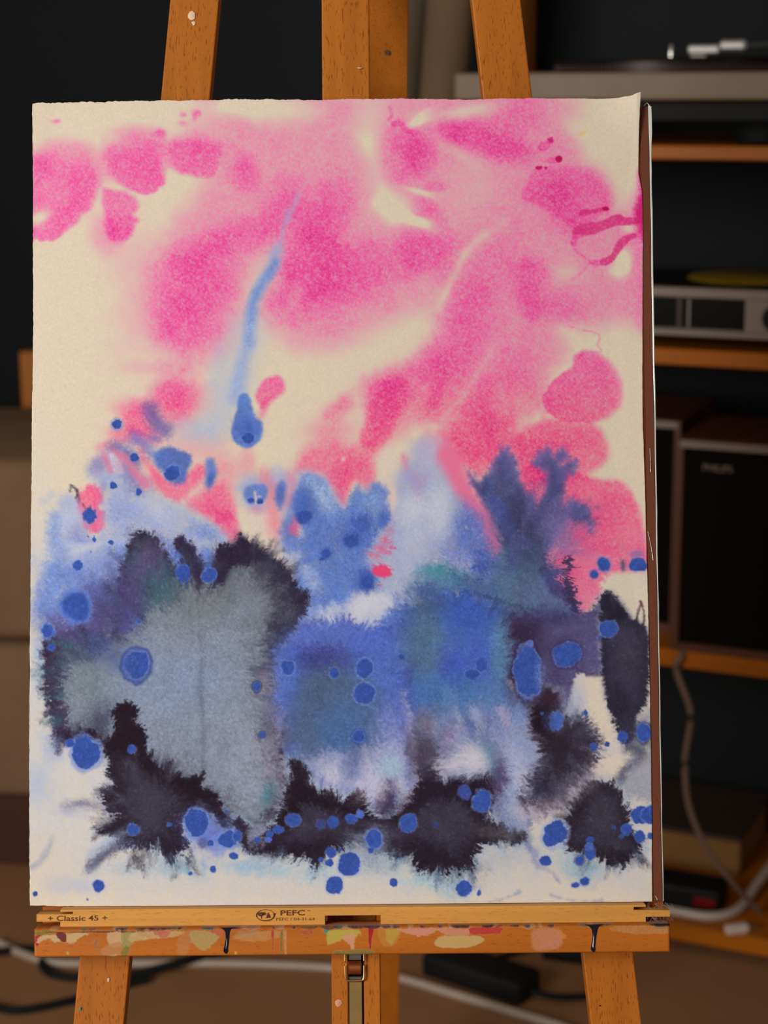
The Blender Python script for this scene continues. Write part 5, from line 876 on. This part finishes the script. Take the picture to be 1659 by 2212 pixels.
DAB('M', (216, 140, 120), .7, [(1020,200),(1120,195),(1135,250),(1090,280),(1020,278)], (3, 2, ('d', 60)), 4); DAB('M', (226, 130, 60), .7, [(1120,205),(1150,225),(1140,235)], None); DAB('M', (206, 150, 100), .5, [(1320,190),(1560,185),(1560,215),(1400,215)]); DAB('M', (150, 126, 90), .7, [(1500,182),(1560,180),(1555,196),(1510,198)], None); DAB('M', (150, 160, 110), .6, [(960,185),(1020,182),(1000,200)])
for k in range(60):
    x = 80 + 1360*random.random(); c = random.choice([(74,26,40),(60,40,90),(120,40,50),(180,160,120),(60,90,80),(90,50,30),(200,150,120),(40,30,40)]); l_ = random.uniform(8, 46)
    IK('F', c, .75, 1.2, [(x, 1998), (x + l_, 1998), (x + l_*.8, 2003 - 3*(x/1400) + random.uniform(0, 3)), (x + l_*.3, 2005 - 3*(x/1400))], rough=1)
lx0, lx1, lu0, lu1, lof = -.2757, .2202, -.0344, -.0129, -.022
nxl, nzl = 700, 40
fx = np.linspace(0, 1, nxl); fz = np.linspace(0, 1, nzl)
FX, FZ = np.meshgrid(fx, fz)
vx = lx0 + (lx1 - lx0)*FX; vz = lu1 + (lu0 - lu1)*FZ; vy = np.full_like(vx, lof)
edge = np.minimum(np.minimum(FX*(lx1-lx0), (1-FX)*(lx1-lx0)), np.minimum(FZ, 1-FZ)*(lu1-lu0))
vy = vy + .0012*(1 - np.clip(edge/.0014, 0, 1))**2
ix = np.clip((FX*(PNX-2)).astype(int), 0, PNX-1); top_px = 2001.5 - 3.5*FX; bot_px = 2067 - 9.5*FX
iy = np.clip(((top_px + (bot_px - top_px)*FZ - PY0)/PSTEP).astype(int), 0, PNY-1)
def sheet_mesh(name, X, Y, Z, col, alpha, mat, parent, extra=None, attr='paint'):
    ny, nx = X.shape; co = np.stack([X, Y, Z], -1).reshape(-1, 3).astype(np.float32)
    idx = np.arange(nx*ny).reshape(ny, nx); q = np.stack([idx[:-1, :-1], idx[1:, :-1], idx[1:, 1:], idx[:-1, 1:]], -1).reshape(-1, 4)
    if extra is not None:
        ec, eq = extra(co, idx); q = np.vstack([q, eq + 0]); co = np.vstack([co, ec]).astype(np.float32)
        pad = len(ec); col = np.vstack([col.reshape(-1, 3), np.repeat(np.array([[.72, .70, .64]]), pad, 0)]); alpha = np.concatenate([alpha.ravel(), np.zeros(pad)])
    me = bpy.data.meshes.new(name); me.vertices.add(len(co)); me.vertices.foreach_set('co', co.ravel())
    me.loops.add(q.size); me.polygons.add(len(q)); me.loops.foreach_set('vertex_index', q.ravel().astype(np.int32))
    me.polygons.foreach_set('loop_start', (np.arange(len(q))*4).astype(np.int32)); me.polygons.foreach_set('use_smooth', np.ones(len(q), bool))
    me.update(calc_edges=True)
    at = me.attributes.new(attr, 'FLOAT_COLOR', 'POINT')
    rgba = np.ones((len(co), 4), np.float32); rgba[:, :3] = col.reshape(-1, 3); rgba[:, 3] = alpha.ravel(); at.data.foreach_set('color', rgba.ravel())
    me.materials.append(mat); o = bpy.data.objects.new(name, me); C.objects.link(o); o.parent = parent
    return o
def wrap_box(co, idx):
    """sides and back of the ledge, joined to its painted face"""
    ring = np.concatenate([idx[0, :], idx[1:, -1], idx[-1, -2::-1], idx[-2:0:-1, 0]]); n = len(ring); b = len(co)
    ec = co[ring].copy(); ec[:, 1] = .003
    k = np.arange(n); q = np.stack([ring, ring[(k+1) % n], b + (k+1) % n, b + k], -1)
    return ec, q
ledge = sheet_mesh('ledge', vx, vy, vz, srgb_to_lin(RGB)[iy, ix]*.95, COVER[iy, ix], M_beech_x, easel, wrap_box)
MB().box(lx0 + .0005, lx1 - .0005, .0028, .0100, lu0 + .0005, lu1 - .0005).build('ledge_core', M_plate, easel)
# dark drips that ran over the ledge
M_drip = plain('wet_indigo_paint', (.006, .006, .022), .12)
for x, l_, sp in ((-.1254, .0200, .9), (.1609, .0212, 1.25)):
    pts = []
    prof = [(0, .0062*sp), (.0006, .0048*sp), (.0018, .0030*sp), (.0040, .0018*sp), (.010, .0014), (l_*.8, .0017), (l_*.92, .0019), (l_, .0008)]
    drip = MB(); rows = []
    for h, hw in prof:
        rows.append([drip.bm.verts.new((x + hw*k + .0008*math.sin(h*260), lof - .0002 - .0011*(1 - k*k)*(.5 + h/l_*.6), lu1 + .0003 - h)) for k in (-1, -.6, 0, .6, 1)])
    for A, B in zip(rows, rows[1:]):
        for k in range(4): drip.bm.faces.new([A[k], A[k+1], B[k+1], B[k]])
    drip.build('paint_drip', M_drip, easel, True)
# flecks of paint on the legs
def fleck(x, u, rx, ru, c, yy=.0262):
    mb = MB(); n = 9; ring = [mb.bm.verts.new((x + rx*math.cos(6.283*k/n)*random.uniform(.7, 1.2), yy, u + ru*math.sin(6.283*k/n)*random.uniform(.7, 1.2))) for k in range(n)]
    ctr = mb.bm.verts.new((x, yy - .0005, u))
    for k in range(n): mb.bm.faces.new([ring[k], ring[(k+1) % n], ctr])
    mb.build('paint_fleck', c, easel)
M_fw = plain('dried_white_paint', lin((236, 205, 180)), .6); M_ft = plain('dried_teal_paint', lin((70, 150, 160)), .6)
for x, u, rx, ru, m in ((-.1562, .728, .003, .0042, M_fw), (-.1545, .722, .0018, .002, M_fw), (-.0170, .683, .0018, .0005, M_fw), (-.2250, -.0612, .0010, .0018, M_fw), (-.2475, -.084, .0009, .0018, M_ft)): fleck(x, u, rx, ru, m)
fleck(-.0395, -.0765, .0026, .0030, plain('dried_pink_paint', lin((220, 160, 130)), .6), .0036)
fleck(.170, -.085, .0007, .0007, plain('dried_black_paint', (.01, .01, .01), .6))
kp = EMI @ Vector((.0065, 1.743, 1.31)); kn = MB()
for rr_, yy_ in ((.0028, 0), (.0016, -.0003)):
    ring = [kn.bm.verts.new((kp.x + rr_*math.cos(6.283*k/12), kp.y - .0135 + yy_, kp.z + 1.2*rr_*math.sin(6.283*k/12))) for k in range(12)]; kn.bm.faces.new(ring)
kn.build('wood_knot', plain('dark_knot', lin((92, 54, 18)), .6), easel)
# ---------------------------------------------------------------- spacer bar lying on the ledge (a stretcher bar with printing)
bar = thing('stretcher_bar', 'pale pine stretcher bar with brown printing, lying on the easel ledge', 'bar', EO, EROT)
ol = [(-.2757, -.0085), (-.2757, -.0029), (-.2470, -.0029), (-.2470, -.0010), (-.2570, -.0010), (-.2570, .0006), (.2030, .0006), (.2030, -.0010), (.1935, -.0010), (.1935, -.0034), (.2219, -.0037), (.2219, -.0087), (.2029, -.0087), (.2029, -.0127), (-.0054, -.0127), (-.0054, -.0056), (-.0491, -.0056), (-.0491, -.0127), (-.2570, -.0127), (-.2570, -.0085)]
MB().prism(ol, -.012, .0092).build('bar', M_pine, bar)
lettering('printed_text', '+ Classic 45 +', M_ink, bar, .0058, (-.2672, -.01208, -.0080), 1.42, bold=.00008)
lettering('printed_text', 'PEFC', M_ink, bar, .0056, (-.0845, -.01208, -.0052), 1.62, bold=.00012)
lettering('printed_text', 'TM', M_ink, bar, .0013, (-.0632, -.01208, -.0022), 1.4)
lettering('printed_text', 'PEFC / 04-31-64', M_ink, bar, .0031, (-.0877, -.01208, -.0092), 1.48)
em = MB(); cx, cz = -.0958, -.0050
def ring_arc(a0, a1, r0, r1, w0, w1, n=26):
    A = []
    for k in range(n + 1):
        a = R(a0 + (a1 - a0)*k/n); w = w0 + (w1 - w0)*k/n; rr = (r0, r1)
        A.append((em.bm.verts.new((cx + (rr[0] + w)*math.cos(a), -.0121, cz + (rr[1] + w*.8)*math.sin(a))), em.bm.verts.new((cx + (rr[0] - w)*math.cos(a), -.0121, cz + (rr[1] - w*.8)*math.sin(a)))))
    for p, q in zip(A, A[1:]): em.bm.faces.new([p[0], q[0], q[1], p[1]])
ring_arc(20, 200, .0070, .0043, .0002, .0006); ring_arc(200, 375, .0070, .0043, .0003, .0008)
em.bm.faces.new([em.bm.verts.new((cx + x, -.0121, cz + z)) for x, z in ((.0058, .0022), (.0086, .0012), (.0072, -.0004))])
def disc(x, z, rx, rz, n=14): em.bm.faces.new([em.bm.verts.new((cx + x + rx*math.cos(6.283*k/n), -.0121, cz + z + rz*math.sin(6.283*k/n))) for k in range(n)])
disc(-.0036, .0008, .0026, .0017); disc(-.0010, .0012, .0018, .0012); disc(-.0030, -.0014, .0005, .0014)
em.bm.faces.new([em.bm.verts.new((cx + x, -.0121, cz + z)) for x, z in ((.0004, -.0012), (.0044, -.0012), (.0022, .0024))]); em.bm.faces.new([em.bm.verts.new((cx + x, -.0121, cz + z)) for x, z in ((-.0006, -.0024), (.0046, -.0020), (.0026, -.0002))])
em.build('emblem', M_ink, bar)
# lint caught at the right end of the bar
li = MB()
for k in range(46):
    p = Vector((random.uniform(.205, .224), random.uniform(-.016, -.002), random.choice((random.uniform(-.0126, -.0105), random.uniform(-.0034, -.0020)))))
    li.tube(curve_pts([p, p + Vector((random.uniform(-.003,.003), random.uniform(-.002,.002), random.uniform(.0, .003))), p + Vector((random.uniform(-.004,.004), random.uniform(-.002,.002), random.uniform(.0005,.005)))], 3), .00009, 3)
lo = li.build('lint', plain('grey_lint', lin((150, 130, 122)), .9)); lo.location = EO; lo.rotation_euler = EROT
tag(lo, 'grey fluff of lint caught at the right end of the stretcher bar', 'lint', kind='stuff')
# ---------------------------------------------------------------- backing board in clear film
bd = thing('backing_board', 'brown backing board in clear film behind the painted sheet', 'board', EO, EROT)
hb = N('brown_hardboard', .7, spec=.15); v_ = hb.coords((1,1,1)); hb.col(hb.mix(hb.noise(900, 3, v_), lin((88, 34, 8)), lin((122, 54, 18))))
MB().box(-.2790, .2186, .0030, .0070, .0012, .6420, .0006).build('board', hb.m, bd)
fm = N('film_highlight', .12, spec=.9); fm.col((.80, .84, .80)); fm.b.inputs['Alpha'].default_value = .92  # near-opaque pale film: the bright highlight along its edge is put into the colour
fm2 = N('clear_film_sheen', .10, spec=.9); fm2.col((.80, .84, .80)); fm2.b.inputs['Alpha'].default_value = .035
edge = MB(); rows = []
for k in range(61):
    u = .0012 + .6405*k/60; wv = .0003*math.sin(k*.9) + .0003*math.sin(k*.37 + 1)
    top = 1 if k > 57 else 0
    a = u/.642; wd = .0004 + .0009*a + .0010*top + .0003*random.random()
    rows.append([edge.bm.verts.new((.2187 + x*wd + wv*.4, y, u)) for x, y in ((-.25, .0019), (.25, .0016), (.85, .0019), (1.0, .0050), (.3, .0076))])
for A, B in zip(rows, rows[1:]):
    for k in range(4): edge.bm.faces.new([A[k], A[k+1], B[k+1], B[k]])
edge.build('film_edge', fm.m, bd, True)
fr = MB(); rows = []
for k in range(41):
    u = .0012 + .6405*k/40
    rows.append([fr.bm.verts.new((.2116 + .0070*t/5, .0027 - .0004*math.sin(k*1.7 + t*.8) - .0002*random.random(), u)) for t in range(6)])
for A, B in zip(rows, rows[1:]):
    for k in range(5): fr.bm.faces.new([A[k], A[k+1], B[k+1], B[k]])
fr.build('film_face', fm2.m, bd, True)
for pts in ([(.2145,.0021,.642),(.2172,.0018,.6445),(.2190,.0019,.640),(.2186,.0018,.634)], [(.2192,.0020,.643),(.2200,.0022,.636),(.2203,.0022,.630),(.2192,.002,.624)], [(.2118,.0022,.295),(.2140,.0020,.284),(.2156,.0020,.272)], [(.2146,.0022,.362),(.2149,.0020,.352),(.2148,.0022,.343)], [(.2128,.0022,.0055),(.2145,.0020,.0022)]): MB().tube(curve_pts(pts, 4), .00022, 6).build('film_crease', fm.m, bd, True)
# ---------------------------------------------------------------- the painted sheet
def edge_line(pts, t, by):
    p = np.array(pts, float); s = p[:, by]; return np.interp(t, s, p[:, 1 - by])
L_ = [(69, 221), (70, 420), (71, 700), (68, 900), (65, 1200), (63, 1500), (62, 1700), (63, 1957)]
R_ = [(1381.5, 204), (1380.5, 300), (1380, 372), (1388, 411), (1390, 500), (1389, 690), (1389, 870), (1390, 925), (1394, 1034), (1397, 1156), (1401, 1300), (1405, 1480), (1407, 1620), (1409, 1760), (1410, 1954)]
T_ = [(68, 222), (110, 220.5), (350, 218), (500, 216), (690, 217.5), (750, 216), (850, 215), (1000, 217), (1150, 213.5), (1250, 213), (1335, 213), (1362, 210), (1375, 206.5), (1383, 204)]
B_ = [(60, 1957), (180, 1959), (350, 1958), (600, 1957.5), (850, 1955.5), (1100, 1954.5), (1412, 1954)]
NXP, NYP = 900, 1170
u_ = np.linspace(0, 1, NXP); v2 = np.linspace(0, 1, NYP)
rj = np.random.RandomState(11)
def jit(n, amp, k): 
    a = np.interp(np.linspace(0, 1, n), np.linspace(0, 1, n//k), rj.randn(n//k)); b = np.interp(np.linspace(0, 1, n), np.linspace(0, 1, n//(4*k)), rj.randn(n//(4*k))); return amp*(.6*a + .8*b)
xl = edge_line(L_, 221 + v2*1736, 1) + jit(NYP, .45, 5); xr = edge_line(R_, 204 + v2*1750, 1) + jit(NYP, .22, 6)
yt = edge_line(T_, 68.5 + u_*1314, 0) + jit(NXP, 1.0, 3)*np.clip(1.3 - u_*1.1, .35, 1); yb = edge_line(B_, 62 + u_*1348, 0) + jit(NXP, .4, 5)
U, V = np.meshgrid(u_, v2)
XP = xl[:, None]*(1 - U) + xr[:, None]*U
YP = yt[None]*(1 - V) + yb[None]*V
gx = np.clip((XP - 56.0)/SHEET_STEP, 0, SHEET.shape[1] - 2.001); gy = np.clip((YP - 200.0)/SHEET_STEP, 0, SHEET.shape[0] - 2.001)
i0 = gx.astype(int); j0 = gy.astype(int); fx_ = (gx - i0)[..., None]; fy_ = (gy - j0)[..., None]
PC = (SHEET[j0, i0]*(1-fx_) + SHEET[j0, i0+1]*fx_)*(1-fy_) + (SHEET[j0+1, i0]*(1-fx_) + SHEET[j0+1, i0+1]*fx_)*fy_
# the scan is squared up to the sheet's own plane (central projection of a plane leaning back 17 degrees)
cp, sp = math.cos(PITCH), math.sin(PITCH)
r2 = np.array([math.cos(ROLL), -math.sin(ROLL)*sp, -math.sin(ROLL)*cp]); q2 = np.array([math.sin(ROLL), math.cos(ROLL)*sp, math.cos(ROLL)*cp]); f2 = np.array([0, cp, -sp])
dx, dy = (XP - 829.5)/FPX, (1106 - YP)/FPX
D = f2 + dx[..., None]*r2 + dy[..., None]*q2
EN = np.array([0, -math.cos(LEAN), math.sin(LEAN)]); EU = np.array([0, math.sin(LEAN), math.cos(LEAN)]); CO = np.array([0, 0, CAM_H]); EOa = np.array(EO)
tt_ = ((EOa - CO) @ EN)/(D @ EN); P_ = CO + D*tt_[..., None] - EOa
SX = P_[..., 0]; SZ = P_ @ EU
xn = (SX + .036)/.2465
bow = .0052*(1 - np.abs(xn)**3.2) + .0011*np.sin(SZ*9 + 1)*np.sin(SX*7) - .0006
curl = .010*np.clip((SX - .172)/.036, 0, 1)**2*np.clip((SZ - .59)/.06, 0, 1)**2
SY = .0022 - np.maximum(bow, 0)*np.clip(.35 + SZ*2.2, .35, 1) - curl
SZ = np.maximum(SZ, .0010)
def skirt(co, idx):
    ring = np.concatenate([idx[0, :], idx[1:, -1], idx[-1, -2::-1], idx[-2:0:-1, 0]]); n = len(ring); b = len(co)
    ec = co[ring].copy(); ec[:, 1] += .00045; ec[:, 0] *= .9995
    k = np.arange(n); return ec, np.stack([ring, ring[(k+1) % n], b + (k+1) % n, b + k], -1)
pm = N('watercolour_paper', .9, spec=.12); at_ = pm.n('ShaderNodeAttribute'); at_.attribute_name = 'pigment'; pm.col(at_.outputs['Color'])
v_ = pm.coords((1,1,1)); pm.bump(pm.noise(900, 3, v_, .6), .22, .0006)
sheet = sheet_mesh('painted_sheet', SX, SY, SZ, srgb_to_lin(PC)*PIGMENT_GAIN, np.ones(SX.shape), pm.m, None, skirt, 'pigment')
sheet.location = EO; sheet.rotation_euler = EROT
tag(sheet, 'large abstract watercolour sheet in pink, blue and black on the easel', 'painting')
